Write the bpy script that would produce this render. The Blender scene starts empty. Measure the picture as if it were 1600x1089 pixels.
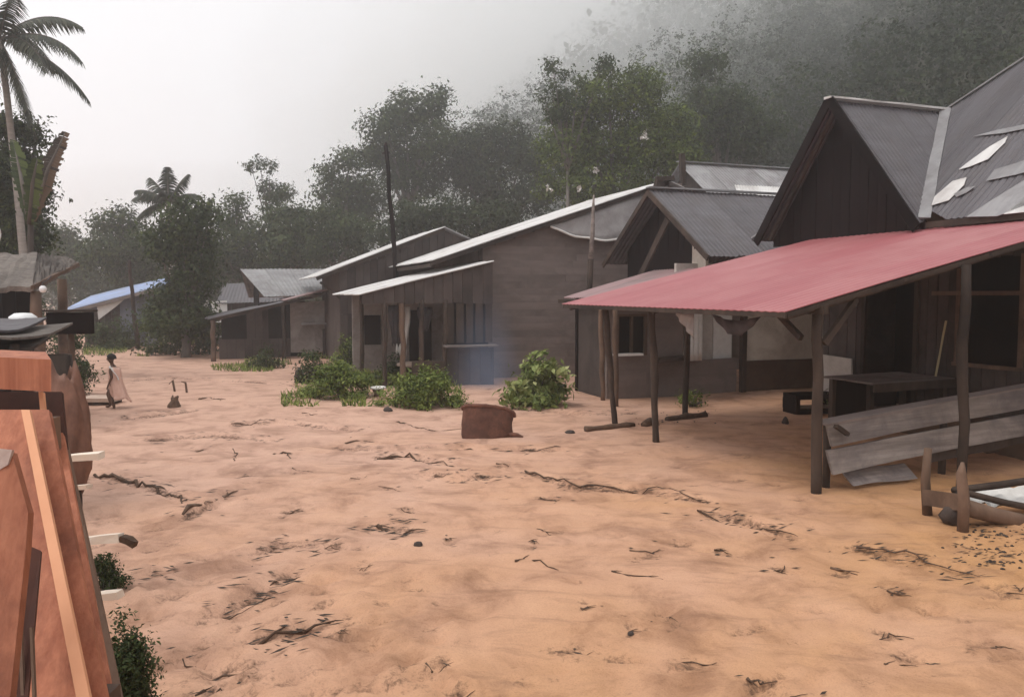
import bpy, math, random
import numpy as np
from mathutils import Vector, Matrix
random.seed(11)
rng = np.random.default_rng(11)
S = bpy.context.scene
C = S.collection
R = math.radians

# ------------------------------------------------------------------ camera
F = 1256.0                      # focal length in photo pixels (1600 wide)
PITCH = math.atan(84.5 / F)
EYE = Vector((0, 0, 2.44))
cam_d = bpy.data.cameras.new("camera")
cam = bpy.data.objects.new("camera", cam_d)
C.objects.link(cam)
cam.location = EYE
cam.rotation_euler = (math.pi / 2 - PITCH, 0, 0)
cam_d.sensor_width = 36
cam_d.lens = 36 * F / 1600
cam_d.clip_start = 0.05
cam_d.clip_end = 3000
S.camera = cam
# ------------------------------------------------------------------ sky and sun
SUN = Vector((-0.55, -0.25, 1.25)).normalized()
w_ = bpy.data.worlds.new("World")
S.world = w_
w_.use_nodes = True
nt = w_.node_tree
nt.nodes.clear()
sky = nt.nodes.new("ShaderNodeTexSky")
sky.sky_type = 'NISHITA'
sky.sun_disc = False
sky.sun_elevation = math.asin(SUN.z)
sky.sun_rotation = math.atan2(SUN.x, SUN.y)
sky.dust_density = 5
hsv = nt.nodes.new("ShaderNodeHueSaturation")
hsv.inputs['Saturation'].default_value = 0.25
bg1 = nt.nodes.new("ShaderNodeBackground")
bg1.inputs['Strength'].default_value = 0.012
bg2 = nt.nodes.new("ShaderNodeBackground")          # the even overcast layer
bg2.inputs['Color'].default_value = (0.975, 0.975, 1.0, 1)
bg2.inputs['Strength'].default_value = 0.78
add = nt.nodes.new("ShaderNodeAddShader")
wo = nt.nodes.new("ShaderNodeOutputWorld")
nt.links.new(sky.outputs[0], hsv.inputs['Color'])
nt.links.new(hsv.outputs[0], bg1.inputs['Color'])
nt.links.new(bg1.outputs[0], add.inputs[0])
nt.links.new(bg2.outputs[0], add.inputs[1])
nt.links.new(add.outputs[0], wo.inputs['Surface'])
sd = bpy.data.lights.new("sun", 'SUN')
sd.energy = 1.5
sd.angle = R(24)
sd.color = (1.0, 0.95, 0.88)
so = bpy.data.objects.new("sun", sd)
C.objects.link(so)
so.location = (0, 0, 60)
so.rotation_euler = SUN.to_track_quat('Z', 'Y').to_euler()
S.view_settings.view_transform = 'Standard'
S.view_settings.look = 'None'
S.view_settings.exposure = 0.45
S.view_settings.gamma = 1.0
S.view_settings.use_curve_mapping = False
S.cycles.volume_bounces = 6
S.cycles.max_bounces = 10
S.cycles.diffuse_bounces = 3
S.cycles.glossy_bounces = 2
S.cycles.transparent_max_bounces = 6
S.cycles.use_denoising = True

# ------------------------------------------------------------------ pixel helpers
CP, SP = math.cos(PITCH), math.sin(PITCH)
def ray(px, py):
    a, b = (px - 800) / F, (544.5 - py) / F
    return Vector((a, CP + b * SP, -SP + b * CP))
def gnd(px, py, z=0.0):
    d = ray(px, py)
    return EYE + d * ((z - EYE.z) / d.z)
def at(px, py, Y):
    d = ray(px, py)
    return EYE + d * (Y / d.y)
# street frame: w across the street to the houses, t along it away from the camera
UX, UY = Vector((0.94, 0.3412)), Vector((-0.3412, 0.94))
ROT = math.atan2(0.3412, 0.94)
O0 = Vector((3.15, 9.3))
def UW(w, t, z=0.0):
    p = O0 + UX * w + UY * t
    return Vector((p.x, p.y, z))

# ------------------------------------------------------------------ object helpers
def tag(o, label=None, cat=None, group=None, kind=None):
    if label: o['label'] = label
    if cat: o['category'] = cat
    if group: o['group'] = group
    if kind: o['kind'] = kind
    return o
def empty(name, loc, rz=0.0, label=None, cat=None, group=None):
    o = bpy.data.objects.new(name, None)
    o.empty_display_size = 0.2
    C.objects.link(o)
    o.location = loc
    o.rotation_euler = (0, 0, rz)
    return tag(o, label, cat, group)
class MB:
    def __init__(s): s.v, s.f = [], []
    def add(s, vs, fs):
        n = len(s.v)
        s.v += [tuple(v) for v in vs]
        s.f += [tuple(i + n for i in f) for f in fs]
        return s
    def box(s, x0, x1, y0, y1, z0, z1):
        return s.add([(x, y, z) for z in (z0, z1) for y in (y0, y1) for x in (x0, x1)],
                     [(0, 2, 3, 1), (4, 5, 7, 6), (0, 1, 5, 4), (2, 6, 7, 3), (0, 4, 6, 2), (1, 3, 7, 5)])
    def beam(s, p0, p1, a, b, seg=1, jit=0.0, side=None):
        """rectangular bar: a wide sideways, b tall"""
        p0, p1 = Vector(p0), Vector(p1)
        d = (p1 - p0).normalized()
        if side is None:
            side = d.cross(Vector((0, 0, 1)))
            if side.length < 1e-3: side = Vector((1, 0, 0))
        side = Vector(side).normalized()
        up = side.cross(d).normalized()
        vs, fs = [], []
        for i in range(seg + 1):
            c = p0.lerp(p1, i / seg)
            for sx, sz in ((-1, -1), (1, -1), (1, 1), (-1, 1)):
                vs.append(c + side * (sx * a / 2 + random.uniform(-jit, jit)) + up * (sz * b / 2 + random.uniform(-jit, jit)))
        for i in range(seg):
            for k in range(4):
                q = (k + 1) % 4
                fs.append((i * 4 + k, i * 4 + q, i * 4 + 4 + q, i * 4 + 4 + k))
        fs += [(3, 2, 1, 0), tuple(seg * 4 + k for k in range(4))]
        return s.add(vs, fs)
    def tube(s, pts, rads, n=8, jit=0.0):
        pts = [Vector(p) for p in pts]
        if not hasattr(rads, '__len__'): rads = [rads] * len(pts)
        vs, fs = [], []
        for i, p in enumerate(pts):
            d = (pts[min(i + 1, len(pts) - 1)] - pts[max(i - 1, 0)]).normalized()
            a = d.cross(Vector((0.13, 0.21, 1)) if abs(d.z) < 0.9 else Vector((0.2, 1, 0.1))).normalized()
            b = d.cross(a)
            for k in range(n):
                th = 2 * math.pi * k / n
                vs.append(p + (a * math.cos(th) + b * math.sin(th)) * rads[i] * (1 + random.uniform(-jit, jit)))
        for i in range(len(pts) - 1):
            for k in range(n):
                q = (k + 1) % n
                fs.append((i * n + k, i * n + q, i * n + n + q, i * n + n + k))
        fs += [tuple(range(n - 1, -1, -1)), tuple((len(pts) - 1) * n + k for k in range(n))]
        return s.add(vs, fs)
    def prism(s, poly, ext):
        """polygon (3D points) pushed by the vector ext"""
        ext = Vector(ext)
        n = len(poly)
        vs = [Vector(p) for p in poly] + [Vector(p) + ext for p in poly]
        fs = [tuple(range(n - 1, -1, -1)), tuple(range(n, 2 * n))]
        fs += [(i, (i + 1) % n, n + (i + 1) % n, n + i) for i in range(n)]
        return s.add(vs, fs)
    def lathe(s, c, prof, n=16, wob=0.0, sx=1, sy=1):
        vs, fs = [], []
        for j, (r, z) in enumerate(prof):
            for k in range(n):
                th = 2 * math.pi * k / n
                rr = r * (1 + random.uniform(-wob, wob))
                vs.append((c[0] + rr * sx * math.cos(th), c[1] + rr * sy * math.sin(th), c[2] + z))
        for j in range(len(prof) - 1):
            for k in range(n):
                q = (k + 1) % n
                fs.append((j * n + k, j * n + q, j * n + n + q, j * n + n + k))
        fs += [tuple(range(n - 1, -1, -1)), tuple((len(prof) - 1) * n + k for k in range(n))]
        return s.add(vs, fs)
    def grid(s, P, thick=None):
        """P[i][j] points; with thick a second skin pushed by that vector, edges closed"""
        ni, nj = len(P), len(P[0])
        vs = [p for row in P for p in row]
        fs = [(i * nj + j, i * nj + j + 1, i * nj + nj + j + 1, i * nj + nj + j) for i in range(ni - 1) for j in range(nj - 1)]
        if thick is not None:
            n = len(vs)
            th = Vector(thick)
            vs += [Vector(p) + th for p in vs]
            fs += [tuple(n + k for k in reversed(f)) for f in fs]
            edge = [(0, j) for j in range(nj)] + [(i, nj - 1) for i in range(1, ni)] + [(ni - 1, j) for j in range(nj - 2, -1, -1)] + [(i, 0) for i in range(ni - 2, 0, -1)]
            idx = [i * nj + j for i, j in edge]
            fs += [(idx[(k + 1) % len(idx)], idx[k], n + idx[k], n + idx[(k + 1) % len(idx)]) for k in range(len(idx))]
        return s.add(vs, fs)
    def build(s, name, mat, parent=None, smooth=False, loc=None, rz=0.0):
        me = bpy.data.meshes.new(name)
        me.from_pydata(s.v, [], s.f)
        if smooth: me.shade_smooth()
        if mat: me.materials.append(mat)
        o = bpy.data.objects.new(name, me)
        C.objects.link(o)
        if parent is not None: o.parent = parent
        if loc is not None: o.location = loc
        if rz: o.rotation_euler = (0, 0, rz)
        return o

# ------------------------------------------------------------------ materials
def nodes(name):
    m = bpy.data.materials.new(name)
    m.use_nodes = True
    t = m.node_tree
    b = t.nodes['Principled BSDF']
    return m, t, b
def ramp(t, src, stops):
    r = t.nodes.new("ShaderNodeValToRGB")
    e = r.color_ramp.elements
    while len(e) < len(stops): e.new(0.5)
    for k, (p, c) in enumerate(stops):
        e[k].position = p
        e[k].color = (*c, 1) if len(c) == 3 else c
    t.links.new(src, r.inputs[0])
    return r.outputs['Color']
def noise(t, vec, scale, detail=6, rough=0.6, dist=0.0):
    n = t.nodes.new("ShaderNodeTexNoise")
    n.inputs['Scale'].default_value = scale
    n.inputs['Detail'].default_value = detail
    n.inputs['Roughness'].default_value = rough
    n.inputs['Distortion'].default_value = dist
    t.links.new(vec, n.inputs['Vector'])
    return n.outputs['Fac']
def mapping(t, vec, sc, rot=(0, 0, 0)):
    m = t.nodes.new("ShaderNodeMapping")
    m.inputs['Scale'].default_value = sc
    m.inputs['Rotation'].default_value = rot
    t.links.new(vec, m.inputs['Vector'])
    return m.outputs[0]
def mix(t, fac, a, b, mode='MIX'):
    m = t.nodes.new("ShaderNodeMix")
    m.data_type = 'RGBA'
    m.blend_type = mode
    for inp, v in ((m.inputs[0], fac), (m.inputs[6], a), (m.inputs[7], b)):
        if hasattr(v, 'is_output'): t.links.new(v, inp)
        elif isinstance(v, (int, float)): inp.default_value = v
        else: inp.default_value = (*v, 1)
    return m.outputs[2]
def bump(t, b, h, strength=0.4, dist=0.02):
    n = t.nodes.new("ShaderNodeBump")
    n.inputs['Strength'].default_value = strength
    n.inputs['Distance'].default_value = dist
    t.links.new(h, n.inputs['Height'])
    t.links.new(n.outputs[0], b.inputs['Normal'])
def M(name, c1, c2, scale=4, stretch=(1, 1, 1), rough=0.85, bmp=0.35, bd=0.01, stain=None, stain_scale=0.8, rnd=0.25, spec=0.3, metal=0.0):
    m, t, b = nodes(name)
    tc = t.nodes.new("ShaderNodeTexCoord").outputs['Object']
    oi = t.nodes.new("ShaderNodeObjectInfo").outputs['Random']
    off = t.nodes.new("ShaderNodeVectorMath"); off.operation = 'MULTIPLY_ADD'
    cmb = t.nodes.new("ShaderNodeCombineXYZ")
    for k in range(3): t.links.new(oi, cmb.inputs[k])
    t.links.new(cmb.outputs[0], off.inputs[0]); off.inputs[1].default_value = (37, 53, 29)
    t.links.new(tc, off.inputs[2])
    v = off.outputs[0]
    n1 = noise(t, mapping(t, v, tuple(scale * s for s in stretch)), 1.0, 8, 0.65)
    col = ramp(t, n1, [(0.3, c1), (0.7, c2)])
    if stain:
        n2 = noise(t, v, stain_scale, 7, 0.7, 0.4)
        f = ramp(t, n2, [(0.45, (0, 0, 0)), (0.68, (1, 1, 1))])
        col = mix(t, f, col, stain)
    if rnd:
        mr = t.nodes.new("ShaderNodeMapRange")
        mr.inputs[3].default_value, mr.inputs[4].default_value = 1 - rnd, 1 + rnd
        t.links.new(oi, mr.inputs[0])
        sc = t.nodes.new("ShaderNodeVectorMath"); sc.operation = 'SCALE'
        t.links.new(col, sc.inputs[0]); t.links.new(mr.outputs[0], sc.inputs['Scale'])
        col = sc.outputs[0]
    t.links.new(col, b.inputs['Base Color'])
    b.inputs['Roughness'].default_value = rough
    b.inputs['Specular IOR Level'].default_value = spec
    b.inputs['Metallic'].default_value = metal
    if bmp:
        n3 = noise(t, mapping(t, v, tuple(scale * 4 * s for s in stretch)), 1.0, 5, 0.6)
        bump(t, b, n3, bmp, bd)
    return m
def leafmat(name, stops, trans=0.3):
    m, t, b = nodes(name)
    at_ = t.nodes.new("ShaderNodeAttribute"); at_.attribute_name = 'tint'
    col = ramp(t, at_.outputs['Fac'], stops)
    t.links.new(col, b.inputs['Base Color'])
    b.inputs['Roughness'].default_value = 0.6
    b.inputs['Specular IOR Level'].default_value = 0.25
    tr = t.nodes.new("ShaderNodeBsdfTranslucent")
    t.links.new(col, tr.inputs['Color'])
    mx = t.nodes.new("ShaderNodeMixShader")
    mx.inputs[0].default_value = trans
    t.links.new(b.outputs[0], mx.inputs[1]); t.links.new(tr.outputs[0], mx.inputs[2])
    t.links.new(mx.outputs[0], t.nodes['Material Output'].inputs['Surface'])
    return m
WOOD_D = M("dark_wood", (.030, .021, .017), (.075, .052, .04), 3, (1, 1, .25), .9, .5, .01, stain=(.02, .015, .013))
WOOD_H = M("dark_wood_flat", (.030, .021, .017), (.075, .052, .04), 3, (.3, 1, 1), .9, .5, .01, stain=(.02, .015, .013))
WOOD_B = M("brown_wood", (.10, .062, .042), (.19, .12, .085), 3, (1, 1, .2), .85, .5, .01, stain=(.06, .04, .03))
WOOD_G = M("grey_weathered_wood", (.13, .105, .092), (.33, .28, .25), 5, (.12, 2.4, 2.4), .9, .6, .01, stain=(.12, .10, .10), stain_scale=1.2)
WALL_G = M("grey_brown_boards", (.15, .118, .106), (.215, .175, .16), 2.5, (.15, 1, 1.5), .9, .5, .008, stain=(.125, .10, .09), rnd=.06)
WALL_D = M("dark_brown_boards", (.055, .042, .038), (.095, .075, .068), 2.5, (1, 1, .2), .9, .5, .008, stain=(.035, .028, .026), rnd=.2)
BLACKB = M("shade_black_boards", (.006, .0045, .0045), (.014, .010, .010), 2.5, (1, 1, .2), .9, .5, .008, rnd=.25, spec=.08)  # near black; shade inside gables and openings put into the base colour
PLASTER = M("stained_plaster", (.44, .40, .365), (.58, .535, .49), 2.2, (1, 1, 1), .9, .3, .006, stain=(.34, .285, .25), stain_scale=1.1, rnd=.08)
DKRED = M("dark_red_brown_boards", (.035, .014, .010), (.075, .028, .019), 6, (1, 1, .2), .8, .4, .006)
PLASTER_D = M("dirty_plaster", (.22, .19, .175), (.33, .29, .27), 2.2, (1, 1, 1), .9, .3, .006, stain=(.15, .125, .115), stain_scale=1.1, rnd=.08)
LIME = M("limewashed_wall", (.58, .53, .46), (.72, .67, .59), 2.2, (1, 1, 1), .9, .3, .006, stain=(.44, .38, .32), stain_scale=1.0, rnd=.06)
WAINS = M("brown_painted_wall", (.075, .045, .03), (.12, .075, .05), 2, (1, 1, 1), .8, .3, .006, stain=(.05, .032, .024), rnd=.08)
TIN_D = M("dark_tin", (.066, .060, .067), (.105, .098, .107), 1.6, (.35, 3.5, .5), .55, .15, .004, stain=(.075, .066, .068), stain_scale=.9, rnd=.10, spec=.4)
TIN_M = M("grey_tin", (.20, .195, .20), (.29, .285, .29), 1.6, (.35, 3.5, .5), .5, .15, .004, stain=(.13, .118, .118), stain_scale=.9, rnd=.12, spec=.4)
TIN_L = M("pale_tin", (.50, .49, .48), (.66, .65, .635), 1.6, (.35, 3.5, .5), .5, .15, .004, stain=(.34, .31, .29), stain_scale=.9, rnd=.10, spec=.4)
TIN_BLUE = M("blue_grey_tin", (.19, .26, .44), (.29, .37, .56), 1.6, (.35, 3.5, .5), .5, .15, .004, stain=(.2, .22, .28), rnd=.08, spec=.4)
TIN_R = M("faded_red_tin", (.285, .078, .088), (.345, .113, .12), 1.2, (.5, 2.0, .5), .55, .12, .004, stain=(.37, .15, .15), stain_scale=.4, rnd=.02, spec=.35)
TIN_P = M("dull_pink_tin", (.24, .15, .15), (.31, .21, .21), 1.4, (.4, 3, .5), .6, .12, .004, stain=(.2, .15, .145), rnd=.08, spec=.35)
THATCH = M("brown_palm_thatch", (.10, .085, .075), (.21, .185, .165), 5, (1, 4, 1), .95, .8, .03, stain=(.07, .06, .055))
ORANGE = M("orange_brown_paint", (.25, .078, .040), (.45, .175, .098), 10.0, (2.2, 2.2, .16), .62, .5, .006, stain=(.19, .066, .037), stain_scale=2.2, rnd=.16, spec=.3)
ORANGE_L = M("pale_orange_strip", (.62, .29, .16), (.74, .38, .22), 3, (1, 1, .2), .65, .25, .004, rnd=.05)
LATH = M("fresh_sawn_lath", (.62, .50, .40), (.78, .68, .58), 5, (.3, 1, 1), .8, .3, .004, rnd=.06)
RUSTSHEET = M("rusty_brown_sheet", (.075, .036, .026), (.24, .125, .088), 7, (1, 1, .5), .6, .3, .01, stain=(.09, .055, .045), stain_scale=2)
RUST = M("rusty_iron", (.075, .034, .024), (.20, .085, .055), 7, (1, 1, 1), .85, .5, .01, stain=(.08, .03, .02), stain_scale=3)
CLOTH_W = M("white_cloth", (.62, .60, .57), (.74, .72, .69), 6, (1, 1, 1), .9, .2, .004, rnd=.05)
CLOTH_G = M("grey_tarpaulin", (.25, .235, .23), (.36, .34, .335), 2.5, (1, 1, 1), .6, .3, .01, stain=(.2, .18, .175), rnd=.05)
CLOTH_D = M("dark_cloth", (.035, .03, .032), (.07, .06, .062), 5, (1, 1, 1), .95, .3, .006)
CLOTH_P = M("pink_cloth", (.50, .30, .235), (.62, .41, .33), 7, (1, 1, .4), .9, .3, .006)
WHITE = M("white_plastic", (.66, .66, .66), (.76, .76, .76), 4, rough=.4, bmp=0, rnd=0)
SKIN = M("dark_skin", (.075, .036, .022), (.11, .055, .034), 9, rough=.55, bmp=.1, rnd=0)
HAIR = M("black_hair", (.008, .007, .007), (.018, .015, .014), 30, rough=.7, bmp=.6, rnd=0)
BARK = M("grey_bark", (.07, .06, .05), (.16, .14, .125), 4, (1, 1, .35), .95, .7, .03)
PALMBARK = M("pale_palm_bark", (.24, .215, .195), (.37, .34, .31), 5, (.6, .6, 3), .9, .6, .02)
TWIG = M("dark_twig", (.05, .03, .02), (.135, .082, .055), 14, (1, 1, 1), .95, .5, .004)
STONE = M("dark_stone", (.03, .022, .02), (.075, .058, .05), 8, rough=.9, bmp=.6)
SLAB = M("pale_slab", (.36, .27, .22), (.48, .38, .31), 4, rough=.9, bmp=.4, stain=(.3, .2, .15))
LEAF_F = leafmat("forest_leaves", [(0, (.014, .023, .008)), (.5, (.034, .050, .018)), (1, (.078, .096, .034))])
LEAF_T = leafmat("tree_leaves", [(0, (.016, .027, .008)), (.5, (.042, .064, .018)), (1, (.10, .13, .036))])
LEAF_O = leafmat("olive_leaves", [(0, (.03, .046, .008)), (.5, (.09, .125, .022)), (1, (.23, .29, .055))])
LEAF_B = leafmat("bush_leaves", [(0, (.035, .058, .010)), (.5, (.145, .195, .04)), (1, (.32, .37, .10))])
LEAF_S = leafmat("pale_shrub_leaves", [(0, (.04, .065, .014)), (.45, (.19, .24, .065)), (1, (.50, .50, .24))])
LEAF_P = leafmat("palm_leaves", [(0, (.025, .03, .022)), (.5, (.045, .052, .036)), (1, (.085, .09, .06))], .2)
LEAF_D = leafmat("dry_leaf", [(0, (.03, .025, .02)), (.5, (.06, .045, .035)), (1, (.15, .095, .06))], .25)

# ------------------------------------------------------------------ ground
def hsh(i, j, s):
    n = np.sin(i * 127.1 + j * 311.7 + s * 74.7) * 43758.5453
    return n - np.floor(n)
def vnoise(x, y, s=0):
    i, j = np.floor(x), np.floor(y)
    fx, fy = x - i, y - j
    fx, fy = fx * fx * (3 - 2 * fx), fy * fy * (3 - 2 * fy)
    return (hsh(i, j, s) * (1 - fx) + hsh(i + 1, j, s) * fx) * (1 - fy) + (hsh(i, j + 1, s) * (1 - fx) + hsh(i + 1, j + 1, s) * fx) * fy - 0.5
def axis(lo, d0, d1, hi, step, grow):
    mid = np.arange(d0, d1, step)
    a, s, out = d1, step, []
    while a < hi: out.append(a); s *= grow; a += s
    out.append(hi)
    b, s, out2 = d0, step, []
    while b > lo: s *= grow; b -= s; out2.append(max(b, lo))
    return np.unique(np.concatenate([np.array(out2), mid, np.array(out)]))
LIPS = []           # worn edges and roots in the sand: polylines in photo pixels
def lip(*pp): LIPS.append([gnd(*p) for p in pp])
for l in (((150, 744), (215, 756), (285, 783)), ((285, 808), (330, 790), (365, 766)), ((590, 716), (650, 716), (715, 727)),
          ((820, 742), (900, 764), (1000, 768), (1100, 786)), ((1090, 804), (1160, 818), (1240, 838)), ((1335, 853), (1410, 868), (1510, 893)),
          ((340, 960), (400, 925), (455, 895)), ((405, 1002), (460, 988), (520, 975)), ((520, 700), (600, 704), (720, 700), (880, 704)),
          ((360, 668), (430, 663), (560, 672)), ((640, 742), (720, 752), (765, 748)), ((585, 820), (640, 830)), ((200, 905), (260, 885)),
          ((800, 640), (900, 648), (990, 646)), ((380, 870), (440, 850), (520, 855)), ((230, 690), (330, 682), (430, 688)),
          ((440, 600), (540, 612), (640, 640)), ((160, 600), (260, 592), (420, 600)), ((180, 660), (240, 655), (300, 648))): lip(*l)
SMALL = [(850, 835, 22), (1005, 862, 40), (1060, 850, 30), (1127, 862, 14), (1215, 884, 22), (1320, 890, 40), (830, 852, 10), (912, 944, 14), (535, 988, 12), (680, 1046, 26),
         (630, 1062, 26), (895, 1018, 56), (1080, 1036, 60), (1385, 990, 28), (1403, 1030, 56), (1178, 1055, 30), (296, 1026, 18), (235, 1038, 24), (362, 1050, 56), (1578, 918, 34),
         (605, 765, 30), (690, 746, 24), (520, 855, 30), (560, 690, 40), (785, 728, 20), (860, 780, 30), (380, 745, 26), (470, 735, 28), (430, 855, 24), (455, 800, 22),
         (370, 955, 40), (440, 905, 36), (395, 940, 30), (330, 1070, 40), (640, 800, 28), (560, 745, 24), (310, 705, 18), (250, 690, 24), (1035, 965, 24), (1220, 1085, 44),
         (1395, 920, 16), (700, 845, 12), (565, 890, 20), (480, 650, 18), (710, 1085, 36), (1550, 1000, 20), (985, 985, 12)]
def make_ground():
    xs = axis(-320, -10, 10.5, 320, .065, 1.10)
    ys = axis(-60, 3.2, 22, 590, .065, 1.06)
    X, Y = np.meshgrid(xs, ys)
    near = np.clip(1 - (np.hypot(X - 0, Y - 12) - 14) / 40, 0, 1)
    Z = .11 * vnoise(X / 3.6, Y / 3.6, 1) + (.034 * vnoise(X / 1.3, Y / .9, 2) + .016 * vnoise(X / .5, Y / .35, 3)) * np.clip(1.1 - (X + 2) / 6, .3, 1) + .006 * vnoise(X / .17, Y / .17, 4)
    Z += .5 * vnoise(X / 18, Y / 18, 5) * .25
    D = np.zeros_like(Z)
    def window(x, y, r):
        i0, i1 = np.searchsorted(ys, [y - r, y + r]); j0, j1 = np.searchsorted(xs, [x - r, x + r])
        return slice(i0, i1), slice(j0, j1)
    g = random.Random(5)
    for k in range(1500):        # footprints and pits, each darker towards its middle
        px, py = g.uniform(150, 1600), 560 + 529 * g.random() ** .8
        if px > 700 and py > 760 and g.random() < .75: continue
        p = gnd(px, py)
        a = g.gauss(0, .5) + .3; L, W = g.uniform(.07, .2), g.uniform(.035, .09)
        sl = window(p.x, p.y, .7)
        dx, dy = X[sl] - p.x, Y[sl] - p.y
        u, v = dx * math.cos(a) + dy * math.sin(a), -dx * math.sin(a) + dy * math.cos(a)
        q = (u / L) ** 2 + (v / W) ** 2
        dep = g.uniform(.008, .03)
        Z[sl] += -dep * np.exp(-q) + dep * .5 * np.exp(-((np.sqrt(q) - 1.7) ** 2) * 4)
        D[sl] = np.maximum(D[sl], g.random() ** 2 * .55 * np.exp(-q * 1.3))
    for (px, py, l) in SMALL:    # dark smears in shallow hollows round the twigs
        p = gnd(px, py)
        k = p.y / F
        for q in range(3):
            a = g.gauss(0, .25); L, W = max(.05, l * k * g.uniform(.35, .8)), g.uniform(.03, .09)
            cx, cy = p.x + g.uniform(-.5, .5) * l * k, p.y + g.gauss(0, .09)
            sl = window(cx, cy, .9)
            dx, dy = X[sl] - cx, Y[sl] - cy
            u, v = dx * math.cos(a) + dy * math.sin(a), -dx * math.sin(a) + dy * math.cos(a)
            qq = np.exp(-(u / L) ** 2 - (v / W) ** 2)
            D[sl] = np.maximum(D[sl], g.uniform(.35, .75) * qq)
            Z[sl] -= .018 * qq
    for L in LIPS:               # washed-out edges: the far side stands a few cm above the near one
        for a, b in zip(L[:-1], L[1:]):
            m = (a + b) / 2
            r = (b - a).length / 2 + .7
            sl = window(m.x, m.y, r)
            ex = (b - a).to_2d(); n = ex.length; ex /= n
            dx, dy = X[sl] - a.x, Y[sl] - a.y
            s = dx * ex.x + dy * ex.y
            wig = .16 * vnoise(X[sl] / .6, Y[sl] / .6, 9) + .04 * vnoise(X[sl] / .15, Y[sl] / .15, 10)
            v = -dx * ex.y + dy * ex.x + wig
            e = 1 / (1 + np.exp(-(s + .1) / .06)) / (1 + np.exp((s - n - .1) / .06))
            Z[sl] += e * (.045 * np.exp(-((v - .14) / .15) ** 2) - .032 * np.exp(-((v + .03) / .08) ** 2))
            D[sl] = np.maximum(D[sl], e * np.exp(-((v + .0) / .055) ** 2) * (.42 + .9 * vnoise(X[sl] / .35, Y[sl] / .35, 11)))
    Z *= near
    ny, nx = X.shape
    me = bpy.data.meshes.new("ground")
    me.vertices.add(nx * ny)
    me.vertices.foreach_set("co", np.stack([X, Y, Z], -1).astype(np.float32).ravel())
    i, j = np.meshgrid(np.arange(ny - 1), np.arange(nx - 1), indexing='ij')
    q = np.stack([i * nx + j, i * nx + j + 1, (i + 1) * nx + j + 1, (i + 1) * nx + j], -1).reshape(-1)
    n = (ny - 1) * (nx - 1)
    me.loops.add(n * 4); me.loops.foreach_set("vertex_index", q.astype(np.int32))
    me.polygons.add(n); me.polygons.foreach_set("loop_start", np.arange(0, n * 4, 4, dtype=np.int32))
    at_ = me.attributes.new("soil_dark", 'FLOAT', 'POINT')
    at_.data.foreach_set("value", np.clip(D, 0, 1).astype(np.float32).ravel())
    me.update(); me.validate(); me.shade_smooth()
    m, t, b = nodes("red_sand")
    ge = t.nodes.new("ShaderNodeNewGeometry").outputs['Position']
    sx = t.nodes.new("ShaderNodeSeparateXYZ"); t.links.new(ge, sx.inputs[0])
    # tan-orange sand by the porch, paler and pinker soil up the street
    gr = t.nodes.new("ShaderNodeMath"); gr.operation = 'MULTIPLY_ADD'; gr.inputs[1].default_value = -.045; gr.inputs[2].default_value = .62
    t.links.new(sx.outputs['Y'], gr.inputs[0])
    g2 = t.nodes.new("ShaderNodeMath"); g2.operation = 'MULTIPLY_ADD'; g2.inputs[1].default_value = .075
    t.links.new(sx.outputs['X'], g2.inputs[0]); t.links.new(gr.outputs[0], g2.inputs[2])
    g3 = t.nodes.new("ShaderNodeMath"); g3.operation = 'MULTIPLY_ADD'; g3.inputs[1].default_value = 1.4; g3.inputs[2].default_value = -.55
    t.links.new(noise(t, ge, .3, 5, .6, .4), g3.inputs[0])
    g4 = t.nodes.new("ShaderNodeMath"); g4.operation = 'ADD'; t.links.new(g2.outputs[0], g4.inputs[0]); t.links.new(g3.outputs[0], g4.inputs[1])
    base = ramp(t, g4.outputs[0], [(.0, (.54, .345, .262)), (.45, (.535, .315, .205)), (.9, (.50, .275, .132))])
    mott = ramp(t, noise(t, ge, 1.3, 8, .68, .5), [(.30, (.52, .47, .45)), (.50, (.92, .90, .89)), (.72, (1.06, 1.06, 1.05))])
    col = mix(t, 1.0, base, mott, 'MULTIPLY')
    fine = ramp(t, noise(t, ge, 75, 6, .8), [(.25, (.55, .50, .47)), (.48, (1, 1, 1)), (.8, (1.14, 1.13, 1.10))])
    col = mix(t, .8, col, fine, 'MULTIPLY')
    # bands of litter and damp soil, drawn out across the slope
    st = ramp(t, noise(t, mapping(t, ge, (.55, 1.9, 1), (0, 0, .25)), 1.5, 9, .72, .8), [(.53, (0, 0, 0)), (.70, (1, 1, 1))])
    col = mix(t, mix(t, .6, (0, 0, 0), st), col, (.21, .115, .075))
    da = t.nodes.new("ShaderNodeAttribute"); da.attribute_name = 'soil_dark'
    br = noise(t, ge, 22, 6, .75, .6)
    pw = t.nodes.new("ShaderNodeMath"); pw.operation = 'MULTIPLY_ADD'; pw.inputs[1].default_value = 1.5; pw.inputs[2].default_value = -.5
    ad = t.nodes.new("ShaderNodeMath"); ad.operation = 'ADD'
    t.links.new(da.outputs['Fac'], ad.inputs[0]); t.links.new(br, pw.inputs[0]); t.links.new(pw.outputs[0], ad.inputs[1])
    dm = ramp(t, ad.outputs[0], [(.5, (0, 0, 0)), (.95, (1, 1, 1))])
    col = mix(t, dm, col, (.085, .047, .032))
    t.links.new(col, b.inputs['Base Color'])
    b.inputs['Roughness'].default_value = .92
    b.inputs['Specular IOR Level'].default_value = .15
    bump(t, b, noise(t, ge, 26, 8, .72, .3), .55, .02)
    me.materials.append(m)
    o = bpy.data.objects.new("ground", me); C.objects.link(o)
    tag(o, kind='structure')
    return xs, ys, Z
GX, GY, GZ = make_ground()
def gz(x, y):
    return float(GZ[min(np.searchsorted(GY, y), len(GY) - 1), min(np.searchsorted(GX, x), len(GX) - 1)])
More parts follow.
